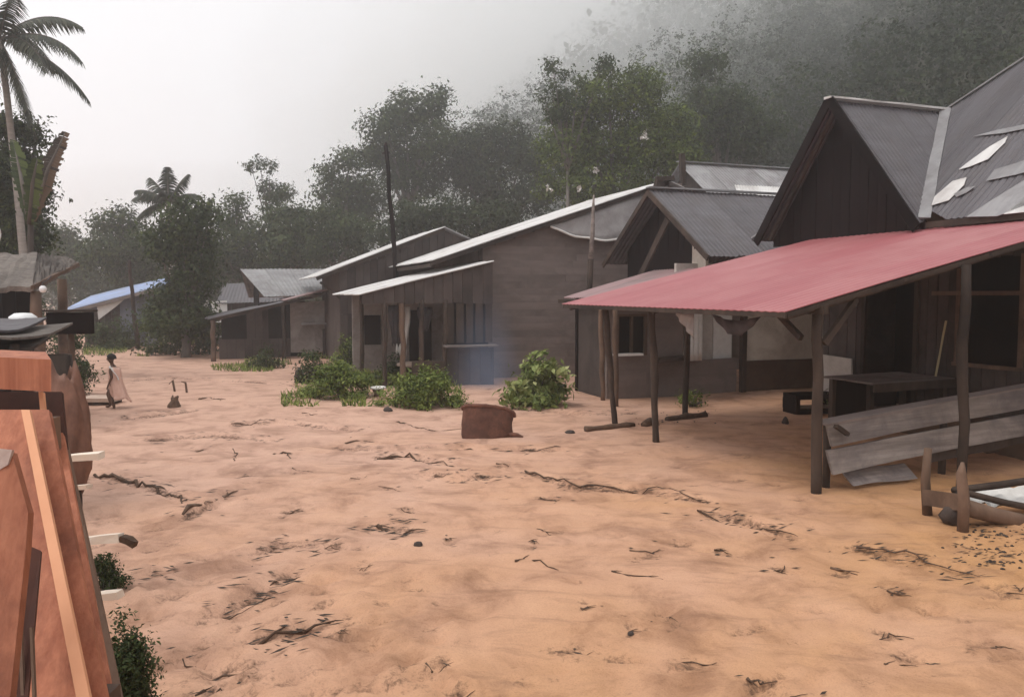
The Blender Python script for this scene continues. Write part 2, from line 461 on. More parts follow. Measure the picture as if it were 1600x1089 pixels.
def on(px, py):
    p = gnd(px, py); p.z = gz(p.x, p.y); return p

# ------------------------------------------------------------------ leaves
def np_quads(name, Q, tint, mat, parent=None):
    n = len(Q)
    me = bpy.data.meshes.new(name)
    me.vertices.add(n * 4); me.vertices.foreach_set("co", Q.astype(np.float32).ravel())
    me.loops.add(n * 4); me.loops.foreach_set("vertex_index", np.arange(n * 4, dtype=np.int32))
    me.polygons.add(n); me.polygons.foreach_set("loop_start", np.arange(0, n * 4, 4, dtype=np.int32))
    a = me.attributes.new("tint", 'FLOAT', 'FACE'); a.data.foreach_set("value", np.clip(tint, 0, 1).astype(np.float32))
    me.update(); me.validate()
    me.materials.append(mat)
    o = bpy.data.objects.new(name, me); C.objects.link(o)
    if parent is not None: o.parent = parent
    return o
def unit(a): return a / (np.linalg.norm(a, axis=-1, keepdims=True) + 1e-9)
def leafquads(c, out, size, aspect=.5, up=.5, rnd=1.0):
    n = len(c)
    nor = unit(out * .8 + np.array([0, 0, up]) + rng.normal(size=(n, 3)) * .55 * rnd)
    d = unit(np.cross(nor, rng.normal(size=(n, 3))) + np.array([0, 0, -.25]))
    s = unit(np.cross(nor, d))
    L = (size * rng.uniform(.6, 1.35, n))[:, None]
    W = L * aspect
    Q = np.stack([c - d * L * .5, c + s * W * .5 + nor * L * .10, c + d * L * .5, c - s * W * .5 + nor * L * .10], 1)
    return Q
def cloud_points(blobs, n, clump, hollow=.45, per=26):
    B = np.array(blobs, float)
    wgt = (B[:, 3] * B[:, 4] * B[:, 5]) ** .72
    m = max(6, n // per)
    k = rng.choice(len(B), m, p=wgt / wgt.sum())
    dirs = unit(rng.normal(size=(m, 3)))
    r = hollow + (1.06 - hollow) * rng.random(m) ** .6
    cc = B[k, :3] + dirs * B[k, 3:6] * r[:, None]
    ctint = rng.random(m)
    q = rng.integers(0, m, n)
    cr = clump * rng.uniform(.6, 1.3, m)
    p = cc[q] + rng.normal(size=(n, 3)) * cr[q][:, None] * np.array([.55, .55, .38])
    out = unit(dirs[q] + unit(p - cc[q]) * .5)
    tint = np.clip(.15 + .5 * ctint[q] + rng.normal(size=n) * .16, 0, 1)
    return p, out, tint
def foliage(name, blobs, n, size, mat, parent=None, clump=.5, hollow=.45, aspect=.5, up=.5):
    p, out, tint = cloud_points(blobs, n, clump, hollow)
    return np_quads(name, leafquads(p, out, size, aspect, up), tint, mat, parent)
def tree(name, label, Y, crown, n, size, mat, cat='tree', base=None, trunk_r=.16, group=None, clump=None, hollow=.4, depth=.7):
    """crown: clumps as (photo x, photo y, radius in px) at distance Y, each given its own depth"""
    pts = []
    g = random.Random(len(label) + crown[0][0])
    for (px, py, r) in crown:
        y = Y + g.uniform(-1, 1) * r / F * Y * depth
        q = at(px, py, y); rr = r / F * y
        pts.append((q, rr))
    if base is None:
        mx = sum(p.x * r for p, r in pts) / sum(r for p, r in pts)
        base = (mx, Y)
    bz = gz(*base)
    hb = HILLZ(base[0], base[1])
    bz = max(bz, hb) - .15
    root = empty(name, (base[0], base[1], bz), 0, label, cat, group)
    b0 = Vector((base[0], base[1], bz))
    loc = [(p - b0, r) for p, r in pts]
    low = min(p.z for p, r in loc)
    top = max(p.z for p, r in loc)
    fork = Vector((0, 0, max(.6, low * .75)))
    mb = MB()
    mb.tube([(0, 0, 0), (.05, .03, fork.z * .5), fork], [trunk_r * 1.25, trunk_r, trunk_r * .8], 8, .08)
    mb.build('trunk', BARK, root, True)
    lb = MB()
    for p, r in loc:
        mid = fork.lerp(p, .5) + Vector((0, 0, r * .3))
        lb.tube([fork, mid, p + Vector((0, 0, r * .5))], [trunk_r * .6, trunk_r * .35, trunk_r * .1], 5, .1)
    lb.build('limbs', BARK, root, True)
    foliage('crown', [(p.x, p.y, p.z, r, r, r * .85) for p, r in loc], int(n * 1.8), size * .74, mat, root, clump or size * 2.0, hollow)
    return root

# ------------------------------------------------------------------ hill and its forest
FOOT, SLOPE = 27.0, .92
def HILLZ(x, y):
    w = (x - O0.x) * UX.x + (y - O0.y) * UX.y
    return max(-.5, (w - FOOT) * SLOPE)
def make_hill():
    ws = np.concatenate([np.arange(24, 66, 1.5), np.arange(66, 178, 5)])
    ts = np.concatenate([np.arange(-45, 120, 2.5), np.arange(120, 530, 12)])
    W, T = np.meshgrid(ws, ts)
    Z = (W - FOOT) * SLOPE + 1.5 * vnoise(W / 9, T / 9, 21) + 5 * vnoise(W / 40, T / 40, 22) * np.clip((W - 34) / 40, 0, 1)
    X = O0.x + UX.x * W + UY.x * T; Y = O0.y + UX.y * W + UY.y * T
    P = np.stack([X, Y, Z], -1)
    mb = MB()
    mb.grid([[Vector(P[i, j]) for j in range(P.shape[1])] for i in range(P.shape[0])])
    o = mb.build('hill', M("hill_soil", (.03, .032, .018), (.06, .058, .035), .8, bmp=.6, bd=.1, rnd=0), None, True)
    tag(o, kind='structure')
make_hill()
def make_forest():
    crowns = []
    g = random.Random(3)
    def put(w, t, r, n, s, lift=1.0):
        p = UW(w, t)
        z = max(0, (w - FOOT) * SLOPE)
        crowns.append((p.x, p.y, z + r * lift, r * g.uniform(.8, 1.2), r * g.uniform(.8, 1.2), r * g.uniform(.8, 1.5), n, s))
    w = 20.0
    while w < 72:                               # the near slope
        t = -6.0
        while t < 120:
            ww, tt = w + g.uniform(-1.6, 1.6), t + g.uniform(-1.6, 1.6)
            p = UW(ww, tt)
            px = 800 + F * p.x / max(p.y, 1)
            if 560 < px < 1720:
                far = p.y > 105
                put(ww, tt, g.uniform(2.0, 3.6), 620 if far else 1150, .46 if far else .33)
            t += 4.6
        w += 4.2
    w = 72.0
    while w < 174:
        t = -10.0
        while t < 420:
            ww, tt = w + g.uniform(-3, 3), t + g.uniform(-3, 3)
            p = UW(ww, tt)
            px = 800 + F * p.x / max(p.y, 1)
            if 640 < px < 1720: put(ww, tt, g.uniform(3.5, 6.0), 150, 1.35)
            t += 10
        w += 8.5
    for k in range(120):                        # far along the slope foot
        put(g.uniform(19, 110), g.uniform(150, 510), g.uniform(5, 8), 120, 2.0)
    for k in range(150):                        # the wood that closes the valley
        Y = g.uniform(62, 140)
        px = g.uniform(60, 760)
        x = (px - 800) / F * Y
        r = g.uniform(2.0, 3.4)
        crowns.append((x, Y, g.uniform(1.2, 5.2), r, r, r * 1.2, 720, .40))
    for (px, py, Y, r) in ((705, 262, 80, 3.2), (735, 235, 86, 3.2), (770, 215, 92, 3.4), (805, 205, 96, 3.4), (840, 195, 99, 3.4), (875, 170, 104, 3.4), (745, 285, 76, 3.2), (790, 265, 80, 3.4),
                           (830, 250, 82, 3.4), (860, 240, 84, 3.2), (770, 320, 72, 3.2), (820, 310, 72, 3.2), (860, 300, 72, 3.2), (1085, 240, 66, 3.0), (1130, 190, 72, 3.2), (1180, 165, 76, 3.2),
                           (1220, 130, 80, 3.2), (1260, 100, 84, 3.4), (1150, 235, 66, 3.0), (1200, 215, 66, 3.0), (1240, 190, 68, 3.2), (1280, 160, 72, 3.2), (1060, 170, 82, 3.4), (1100, 120, 88, 3.4), (1150, 100, 92, 3.6),
                           (1200, 70, 96, 3.6), (1300, 60, 90, 3.6), (1250, 40, 100, 3.8), (1040, 110, 96, 3.4), (1340, 110, 78, 3.4), (1390, 60, 82, 3.6), (1440, 90, 72, 3.2), (1500, 60, 72, 3.4), (1560, 40, 70, 3.4)):
        q = at(px + g.uniform(-8, 8), py + g.uniform(-6, 6), Y)
        crowns.append((q.x, q.y, q.z, r * 1.15, r * 1.1, r * 1.3, 1300, .33))
    P, O_, T_, Sz = [], [], [], []
    for c in crowns:
        blobs = [c[:6]]
        for q in range(3):
            a = g.uniform(0, 6.28)
            blobs.append((c[0] + math.cos(a) * c[3] * .7, c[1] + math.sin(a) * c[4] * .7, c[2] + g.uniform(-.2, .7) * c[5], c[3] * .55, c[4] * .55, c[5] * .55))
        p, o, t = cloud_points(blobs, c[6], c[7] * 1.7, .6, 14)
        P.append(p); O_.append(o); T_.append(np.clip(t * .8 + g.uniform(-.25, .3), 0, 1)); Sz.append(np.full(len(p), c[7]))
    P, O_, T_, Sz = map(np.concatenate, (P, O_, T_, Sz))
    Q = leafquads(P, O_, Sz, .6)
    o = np_quads('forest', Q, T_, LEAF_F)
    tag(o, 'dense dark forest covering the misty hillside', 'forest', kind='stuff')
make_forest()

# ------------------------------------------------------------------ houses
class House:
    def __init__(s, name, label, w0, t0, cat='house', group=None, rz=ROT, loc=None):
        s.w0, s.t0 = w0, t0
        s.root = empty(name, loc if loc is not None else UW(w0, t0), rz, label, cat, group)
    def p(s, w, t, z): return Vector((w - s.w0, t - s.t0, z))
    def roof(s, L0, L1, U0, U1, n, mat, pitch=.13, amp=.012, name='roof_sheet', ragged=.03, thick=.02, lap=.006, over=.04):
        L0, L1, U0, U1 = (s.p(*q) for q in (L0, L1, U0, U1))
        nor = (L1 - L0).cross(U0 - L0).normalized()
        if nor.z < 0: nor = -nor
        for k in range(n):
            a, b = k / n, min(1, (k + 1) / n + over / max((L1 - L0).length, .1))
            sheet(s.root, name, L0.lerp(L1, a), L0.lerp(L1, b), U0.lerp(U1, a), U0.lerp(U1, b), nor, mat, pitch, amp, thick, ragged, (k % 2) * lap)
    def board(s, p0, p1, a, b, mat, name='board', seg=1, jit=.004, side=None):
        return MB().beam(s.p(*p0), s.p(*p1), a, b, seg, jit, side).build(name, mat, s.root)
    def post(s, p0, p1, r, mat=None, name='post', n=8):
        a, b = s.p(*p0), s.p(*p1)
        pts = [a.lerp(b, k / 6) + Vector((random.uniform(-1, 1), random.uniform(-1, 1), 0)) * r * .42 * (0 < k < 6) for k in range(7)]
        return MB().tube(pts, [r * random.uniform(.88, 1.1) for _ in pts], n, .06).build(name, mat or WOOD_B, s.root, True)
    def planks(s, w0, w1, t, z0, ztop, bw, mat, name='plank', axis='w', gap=.012, th=.03, jag=.03):
        """upright planks side by side along w (or t); ztop is a number or a function of the position"""
        x = w0
        while x < w1 - .02:
            e = min(x + bw * random.uniform(.9, 1.1), w1)
            a, b = x + gap / 2, e - gap / 2
            za = ztop(a) if callable(ztop) else ztop
            zb = ztop(b) if callable(ztop) else ztop
            lo = z0 + random.uniform(0, jag)
            o = random.uniform(-.008, .008)
            if za > lo + .05 or zb > lo + .05:
                za, zb = max(za, lo + .02), max(zb, lo + .02)
                if axis == 'w': poly, ex = [s.p(a, t + o, lo), s.p(b, t + o, lo), s.p(b, t + o, zb), s.p(a, t + o, za)], (0, th, 0)
                else: poly, ex = [s.p(t + o, a, lo), s.p(t + o, b, lo), s.p(t + o, b, zb), s.p(t + o, a, za)], (th, 0, 0)
                MB().prism(poly, ex).build(name, mat, s.root)
            x = e
    def wall(s, poly, ext, mat, name='wall'):
        return MB().prism([s.p(*q) for q in poly], ext).build(name, mat, s.root)
    def laps(s, w0f, w1, t, z0, z1, bh, mat, name='board'):
        """lapped boards along w; w0f(z) gives where each course starts"""
        z = z0
        while z < z1 - .03:
            a = w0f(z + bh * .5) if callable(w0f) else w0f
            b = w1(z + bh * .5) if callable(w1) else w1
            if b - a > .15:
                cuts = [a, b] if b - a < 2.2 else [a, a + (b - a) * random.uniform(.35, .65), b]
                for c0, c1 in zip(cuts[:-1], cuts[1:]):
                    o = random.uniform(-.004, .004)
                    poly = [s.p(c0 + .003, t - .013 + o, z), s.p(c0 + .003, t, z), s.p(c0 + .003, t, z + bh * 1.06), s.p(c0 + .003, t - .008 + o, z + bh * 1.06)]
                    MB().prism(poly, (c1 - c0 - .006, 0, 0)).build(name, mat, s.root)
            z += bh
def sheet(root, name, L0, L1, U0, U1, nor, mat, pitch, amp, thick, ragged=.03, lift=0.0):
    n = max(4, int(((L1 - L0).length + (U1 - U0).length) / 2 / pitch * 4))
    lo, hi = random.uniform(-ragged, ragged), random.uniform(-ragged, ragged)
    rows = 4
    P = []
    for j in range(rows + 1):
        f = j / rows
        row = []
        for i in range(n + 1):
            e = i / n
            a, b = L0.lerp(L1, e), U0.lerp(U1, e)
            d = (b - a)
            ln = max(d.length, .01)
            p = a - d / ln * lo * (1 - f) + d * f + d / ln * hi * f * (ln > .3)
            dist = e * ((L1 - L0).length + (U1 - U0).length) / 2
            row.append(p + nor * (amp * math.sin(2 * math.pi * dist / pitch) + lift + .008 * math.sin(5 * f)))
        P.append(row)
    m = MB()
    m.grid(P, -nor * thick)
    return m.build(name, mat, root, False)

def red_porch_house():
    h = House('house', 'house with dark tin gable roof and long faded red porch roof', 5.8, 3)
    # the red porch roof
    h.roof((0, 0, 2.24), (0, 6.45, 2.26), (5.8, 0, 3.62), (5.8, 6.45, 3.62), 7, TIN_R, 6.45 / 42, .0045, 'porch_roof_sheet', .0, .010, 0.0, 0.0)
    zr = lambda w: 2.24 + 1.38 * w / 5.8
    # porch frame
    for (w, t, lw, lt, r) in ((.69, .20, -.05, .0, .065), (.57, 3.83, -.12, 0, .062), (.69, 5.5, -.26, 0, .055), (2.77, -.05, -.04, 0, .06), (2.6, 6.2, 0, 0, .06)):
        h.post((w, t, -.2), (w + lw, t + lt, zr(w) - .09), r, WOOD_D)
    h.board((.55, -.05, zr(.55) - .12), (.55, 6.3, zr(.55) - .10), .07, .10, WOOD_D, 'eave_beam', 6, .006)
    for t in (.12, 3.2, 6.3):
        h.board((.1, t, zr(.1) - .08), (5.75, t, zr(5.75) - .08), .06, .09, WOOD_D, 'rafter', 4, .004)
    for w in (1.8, 3.2, 4.6):
        h.board((w, .0, zr(w) - .05), (w, 6.4, zr(w) - .05), .05, .05, WOOD_D, 'purlin')
    h.board((.62, .45, 1.9), (.62, 1.0, 2.26), .06, .07, WOOD_D, 'brace', 2)
    h.board((.68, .12, 1.85), (1.15, .12, 2.38), .06, .07, WOOD_D, 'brace', 2)
    h.board((.02, .0, 2.20), (.02, 6.42, 2.22), .025, .07, WOOD_D, 'fascia', 6, .003)
    h.board((.05, .02, zr(.05) - .055), (5.7, .02, zr(5.7) - .055), .03, .06, WOOD_D, 'fascia')
    # main roof, hipped
    A, ZA, G0, ZS = 5.53, 6.30, 5.42, 1.20
    E, K, TF, TN = 5.65, 4.7, 8.3, -5.0
    mz = lambda w: 3.72 + .93 * (w - E)
    kf = lambda t: max(.02, min(K, TF - t, t - TN))
    t = TN
    while t < TF - .1:
        b = min(t + .82, TF)
        st = lambda q: max(E, min(E + (ZA - abs(q - A) * ZS - 3.72) / .93 - .1, E + kf(q) - .01))
        L0, L1 = h.p(st(t), t, mz(st(t))), h.p(st(b), b, mz(st(b)))
        U0, U1 = h.p(E + kf(t), t, mz(E + kf(t))), h.p(E + kf(b), b, mz(E + kf(b)))
        nor = Vector((-.68, 0, .73))
        sheet(h.root, 'roof_sheet', L0, L1, U0, U1, nor, TIN_D, .13, .012, .02, .02, random.uniform(0, .006))
        t = b - .03 if b < TF else b
    W2 = E + 2 * K
    m = MB()
    m.prism([h.p(E, TF, 3.72), h.p(W2, TF, 3.72), h.p(E + K, TF - K, mz(E + K))], (0, 0, -.03))
    m.prism([h.p(W2, TF, 3.70), h.p(W2, TN, 3.70), h.p(E + K, TN + K, mz(E + K) - .02), h.p(E + K, TF - K, mz(E + K) - .02)], (0, 0, -.03))
    m.prism([h.p(W2, TN, 3.72), h.p(E, TN, 3.72), h.p(E + K, TN + K, mz(E + K))], (0, 0, -.03))
    m.build('back_roof', TIN_D, h.root)
    h.board((E, TF, 3.76), (E + K, TF - K, mz(E + K) + .04), .12, .03, TIN_M, 'hip_cap', 8, .004)
    h.board((E - .02, TN, 3.66), (E - .02, 3.3, 3.66), .03, .11, WOOD_D, 'fascia')
    # pale worn patches of tin on the main slope
    nor = Vector((-.68, 0, .73))
    def patch(poly, mat):
        pts = [h.p(w, t, mz(w)) + nor * .035 for w, t in poly]
        MB().prism(pts, nor * .008).build('roof_patch', mat, h.root)
    def hit(px, py):
        n_ = Vector((UX.x * -.93, UX.y * -.93, 1))
        q0 = UW(E, 0, mz(E)); d = ray(px, py)
        q = EYE + d * ((q0 - EYE).dot(n_) / d.dot(n_))
        v = Vector((q.x, q.y)) - O0
        return v.dot(UX), v.dot(UY)
    for pts, mt in (([(1500, 268), (1512, 258), (1548, 232), (1576, 216), (1572, 226), (1545, 252), (1515, 264)], TIN_L),
                    ([(1457, 324), (1462, 310), (1490, 286), (1512, 280), (1508, 292), (1484, 316)], TIN_L),
                    ([(1542, 286), (1556, 268), (1590, 258), (1640, 240), (1640, 262), (1590, 276)], TIN_M),
                    ([(1512, 342), (1548, 318), (1600, 286), (1650, 262), (1650, 300), (1600, 326), (1560, 341)], TIN_M),
                    ([(1570, 338), (1600, 316), (1650, 290), (1650, 330)], TIN_L),
                    ([(1492, 306), (1512, 296), (1526, 294), (1512, 304), (1496, 311)], TIN_M),
                    ([(1522, 216), (1560, 206), (1640, 190), (1640, 197), (1570, 211)], TIN_M)):
        patch([hit(*q) for q in pts], mt)
    # dormer gable
    ts = lambda z: (ZA - z) / ZS
    def L(w, sg):
        z = max(3.66, mz(w))
        return h.p(w, A + sg * ts(z), z)
    ws = [G0, E, 6.3, 7.0, 7.7, 8.2, E + (ZA - 3.72) / .93 - .02]
    for sg in (-1, 1):
        for a, b in zip(ws[:-1], ws[1:]):
            nn = Vector((0, sg * .773, .634))
            sheet(h.root, 'dormer_sheet', L(a, sg), L(b + .02, sg), h.p(a, A, ZA), h.p(b + .02, A, ZA), nn, TIN_D, .13, .012, .02, 0.0, random.uniform(0, .004))
        h.board((G0 - .03, A + sg * ts(3.60), 3.60), (G0 - .03, A, ZA + .02), .045, .2, BLACKB, 'bargeboard', 4, .004, side=(1, 0, 0))
        h.board((G0 + .14, A + sg * (ts(3.72) - .16), 3.66), (G0 + .14, A, ZA - .17), .06, .10, WOOD_D, 'rafter', 1, 0, side=(1, 0, 0))
    h.board((G0 - .08, A, ZA + .05), (ws[-1] + .1, A, ZA + .05), .20, .04, TIN_L, 'ridge_cap', 6, .006)
    va, vb = L(E + .02, -1), L(ws[-1], -1)
    sd = (vb - va).cross(Vector((-.5, -.4, .75))).normalized()
    MB().beam(va + Vector((-.02, -.03, .05)), vb + Vector((-.02, -.05, .07)), .20, .03, 8, .008, side=sd).build('valley_flashing', TIN_M, h.root)
    h.planks(A - 2.15, A + 2.15, 5.78, 3.5, lambda t: ZA - abs(t - A) * ZS - .06, .24, BLACKB, 'gable_plank', 't')
    # walls under the roofs
    fw = 6.1
    h.planks(5.15, 6.3, fw, 0, 3.55, .26, WALL_D, 'wall_plank', 't')
    h.planks(3.85, 5.15, fw, 2.75, 3.55, .26, WALL_D, 'wall_plank', 't')
    h.planks(2.95, 3.85, fw, 0, 3.55, .22, WALL_D, 'wall_plank', 't')
    h.planks(1.75, 2.95, fw, 3.05, 3.55, .24, WALL_D, 'wall_plank', 't')
    h.planks(1.75, 2.95, fw, 0, 1.25, .24, WALL_D, 'wall_plank', 't')
    h.planks(-4.5, 1.75, fw, 0, 3.55, .26, WALL_D, 'wall_plank', 't')
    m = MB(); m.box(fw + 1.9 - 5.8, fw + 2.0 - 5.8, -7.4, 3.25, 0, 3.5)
    m.build('inner_wall', BLACKB, h.root)
    h.wall([(fw + .04, 6.3, 0), (14.6, 6.3, 0), (14.6, 6.3, 3.6), (fw + .04, 6.3, 3.6)], (0, .1, 0), WALL_D, 'side_wall')
    h.wall([(fw + .1, -4.5, 0), (14.6, -4.5, 0), (14.6, -4.5, 3.6), (fw + .1, -4.5, 3.6)], (0, .1, 0), WALL_D, 'side_wall')
    h.board((fw - .04, 1.7, 2.46), (fw - .04, 3.5, 2.46), .05, .07, WOOD_B, 'transom', 4)
    for t in (1.75, 2.95):
        h.board((fw - .03, t, 1.2), (fw - .03, t, 3.1), .06, .08, WOOD_B, 'window_post', 3, side=(1, 0, 0))
    h.board((fw - .05, 1.7, 1.22), (fw - .05, 3.0, 1.22), .1, .06, WOOD_B, 'sill', 3)
    h.board((fw - .03, 3.85, 0), (fw - .03, 3.85, 2.8), .06, .09, WOOD_D, 'door_post', 3, side=(1, 0, 0))
    h.board((fw - .03, 5.15, 0), (fw - .03, 5.15, 2.8), .06, .09, WOOD_D, 'door_post', 3, side=(1, 0, 0))
    # near gable end under the porch roof: boards high up beside the wall
    # concrete plinth of the house front
    m = MB(); m.box(5.2 - 5.8, 6.08 - 5.8, -7.4, 2.1, -.1, .35); m.build('plinth', WAINS, h.root)
    return h
red_porch_house()

def grey_gable_house():
    h = House('house', 'grey house with tin gable roof, pale walls and brown wainscot behind the red porch', 6, 11)
    # gable roof, ridge across the street
    h.roof((4.5, 8.35, 3.33), (12, 8.35, 3.33), (4.5, 11.1, 5.18), (12, 11.1, 5.18), 9, TIN_D, .13)
    h.roof((4.5, 13.7, 3.33), (12, 13.7, 3.33), (4.5, 11.1, 5.16), (12, 11.1, 5.16), 9, TIN_D, .13)
    h.board((4.45, 11.1, 5.23), (12, 11.1, 5.23), .2, .04, TIN_M, 'ridge_cap', 6, .005)
    for t1, z in ((8.3, 3.27), (13.7, 3.27)):
        h.board((4.46, t1, z), (4.46, 11.1, 5.10), .04, .14, WOOD_D, 'bargeboard', 3, .003, side=(1, 0, 0))
    # gable wall facing the street: dark under the ridge, pale beside
    zt = lambda t: 5.08 - abs(t - 11.1) * .673
    h.planks(9.2, 13.2, 5.0, 3.55, zt, .25, BLACKB, 'gable_plank', 't')
    h.wall([(5.0, 9.2, 2.4), (5.0, 9.2, zt(9.2)), (5.0, 9.8, zt(9.8)), (5.0, 9.8, 2.4)], (.08, 0, 0), LIME, 'gable_panel')
    h.wall([(5.01, 9.8, 2.4), (5.01, 9.8, 3.6), (5.01, 13.2, 3.6), (5.01, 13.2, 2.4)], (.08, 0, 0), BLACKB, 'gable_panel')  # near-black sheet standing for the shade of an opening
    h.board((4.5, 11.6, 2.85), (4.62, 10.35, 4.35), .05, .2, WOOD_D, 'prop_board', 3, .006, side=(1, 0, 0))
    # facade on the camera side
    T = 9.2
    H_ = 3.2
    h.wall([(6.17, T, .78), (9.4, T, .78), (9.4, T, H_), (6.17, T, H_)], (0, .1, 0), LIME)
    h.wall([(6.17, T - .03, -.1), (9.4, T - .03, -.1), (9.4, T - .03, .78), (6.17, T - .03, .78)], (0, .13, 0), WAINS, 'wainscot')
    h.board((6.1, T - .05, -.1), (6.1, T - .05, 2.9), .13, .13, WOOD_D, 'corner_post', 4)
    h.wall([(4.4, T + .35, -.1), (6.05, T + .35, -.1), (6.05, T + .35, H_), (4.4, T + .35, H_)], (0, .1, 0), PLASTER)
    h.wall([(4.3, T + .1, -.1), (6.02, T + .1, -.1), (6.02, T + .1, .85), (4.3, T + .1, .82)], (0, .08, 0), WALL_G, 'low_wall')
    h.wall([(5.45, T + .28, .8), (5.98, T + .28, .8), (5.98, T + .28, 2.25), (5.45, T + .28, 2.25)], (0, .04, 0), CLOTH_W, 'door_panel')
    m = MB()
    m.grid([[h.p(4.56 + .38 * i / 8, T + .02 + .03 * math.sin(i * 2.1), .82 + 1.35 * j / 5) for i in range(9)] for j in range(6)], (0, .01, 0))
    m.build('curtain', CLOTH_W, h.root, True)
    h.wall([(2.35, T, -.1), (3.0 - .42, T, -.1), (3.0 - .42, T, 2.5), (2.35, T, 2.45)], (0, .08, 0), WALL_G)
    h.wall([(2.58, T, -.1), (3.4, T, -.1), (3.4, T, 1.0), (2.58, T, 1.0)], (0, .08, 0), WALL_G, 'window_wall')
    h.wall([(2.58, T, 1.98), (3.4, T, 1.98), (3.4, T, 2.6), (2.58, T, 2.5)], (0, .08, 0), WALL_G, 'window_head')
    h.wall([(3.4, T, -.1), (4.4, T, -.1), (4.4, T, 2.9), (3.4, T, 2.6)], (0, .08, 0), WALL_G)
    m = MB()
    for a, b, z0, z1 in ((2.58, 2.65, 1.0, 1.98), (3.33, 3.4, 1.0, 1.98), (2.65, 3.33, 1.92, 1.98), (2.96, 3.02, 1.0, 1.92)):
        m.box(a - 6, b - 6, T - 11 - .03, T - 11 + .05, z0, z1)
    m.build('window_frame', WOOD_B, h.root)
    h.board((2.5, T - .1, 1.03), (3.2, T - .1, 1.03), .22, .05, CLOTH_W, 'shelf', 1, .004)
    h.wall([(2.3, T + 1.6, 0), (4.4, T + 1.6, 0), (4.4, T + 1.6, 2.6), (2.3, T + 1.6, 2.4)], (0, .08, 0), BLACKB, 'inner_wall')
    h.wall([(2.35, T + .08, -.1), (2.35, 11, -.1), (2.35, 11, 2.4), (2.35, T + .08, 2.4)], (.06, 0, 0), WALL_D, 'side_wall')
    # dull pink low roof beside the red one
    h.roof((2.15, 7.9, 2.36), (2.15, 11.2, 2.36), (4.75, 7.9, 3.08), (4.75, 11.2, 3.08), 4, TIN_P, .13)
    for (w, t) in ((1.95, 7.95), (2.15, 9.0)):
        h.post((w, t, -.15), (w - .05, t, 2.3), .06, WOOD_B)
    h.board((1.95, 7.9, 2.27), (1.95, 11.1, 2.27), .06, .08, WOOD_D, 'eave_beam', 3)
    # dark counter by the low wall
    h.wall([(3.55, T - .35, .82), (4.35, T - .35, .88), (4.35, T - .02, .88), (3.55, T - .02, .82)], (0, 0, .1), WOOD_D, 'counter')
grey_gable_house()

def tall_back_house():
    h = House('house', 'taller house with patched light grey tin roof behind the grey house', 12, 16.5)
    h.roof((9.0, 14.0, 4.9), (18, 14.0, 4.9), (9.0, 17.0, 7.0), (18, 17.0, 7.0), 9, TIN_M, .13)
    h.roof((9.0, 20, 4.9), (18, 20, 4.9), (9.0, 17.0, 6.98), (18, 17.0, 6.98), 9, TIN_M, .13)
    h.roof((9.6, 13.9, 4.88), (13.2, 13.9, 4.88), (10.4, 15.7, 6.14), (13.2, 15.7, 6.14), 3, TIN_L, .13, .012, 'patched_sheet', .08)
    h.board((8.95, 17, 7.05), (18, 17, 7.05), .2, .04, TIN_M, 'ridge_cap', 4, .005)
    zt = lambda t: 6.9 - abs(t - 17) * .7
    h.planks(14.3, 19.7, 9.4, 0, zt, .3, WALL_D, 'wall_plank', 't')
    h.wall([(9.4, 14.4, 0), (17.5, 14.4, 0), (17.5, 14.4, 5), (9.4, 14.4, 5)], (0, .1, 0), WALL_G)
    h.board((8.93, 16.6, 6.2), (8.93, 16.7, 7.25), .16, .16, WOOD_D, 'finial', 3, .03)
tall_back_house()

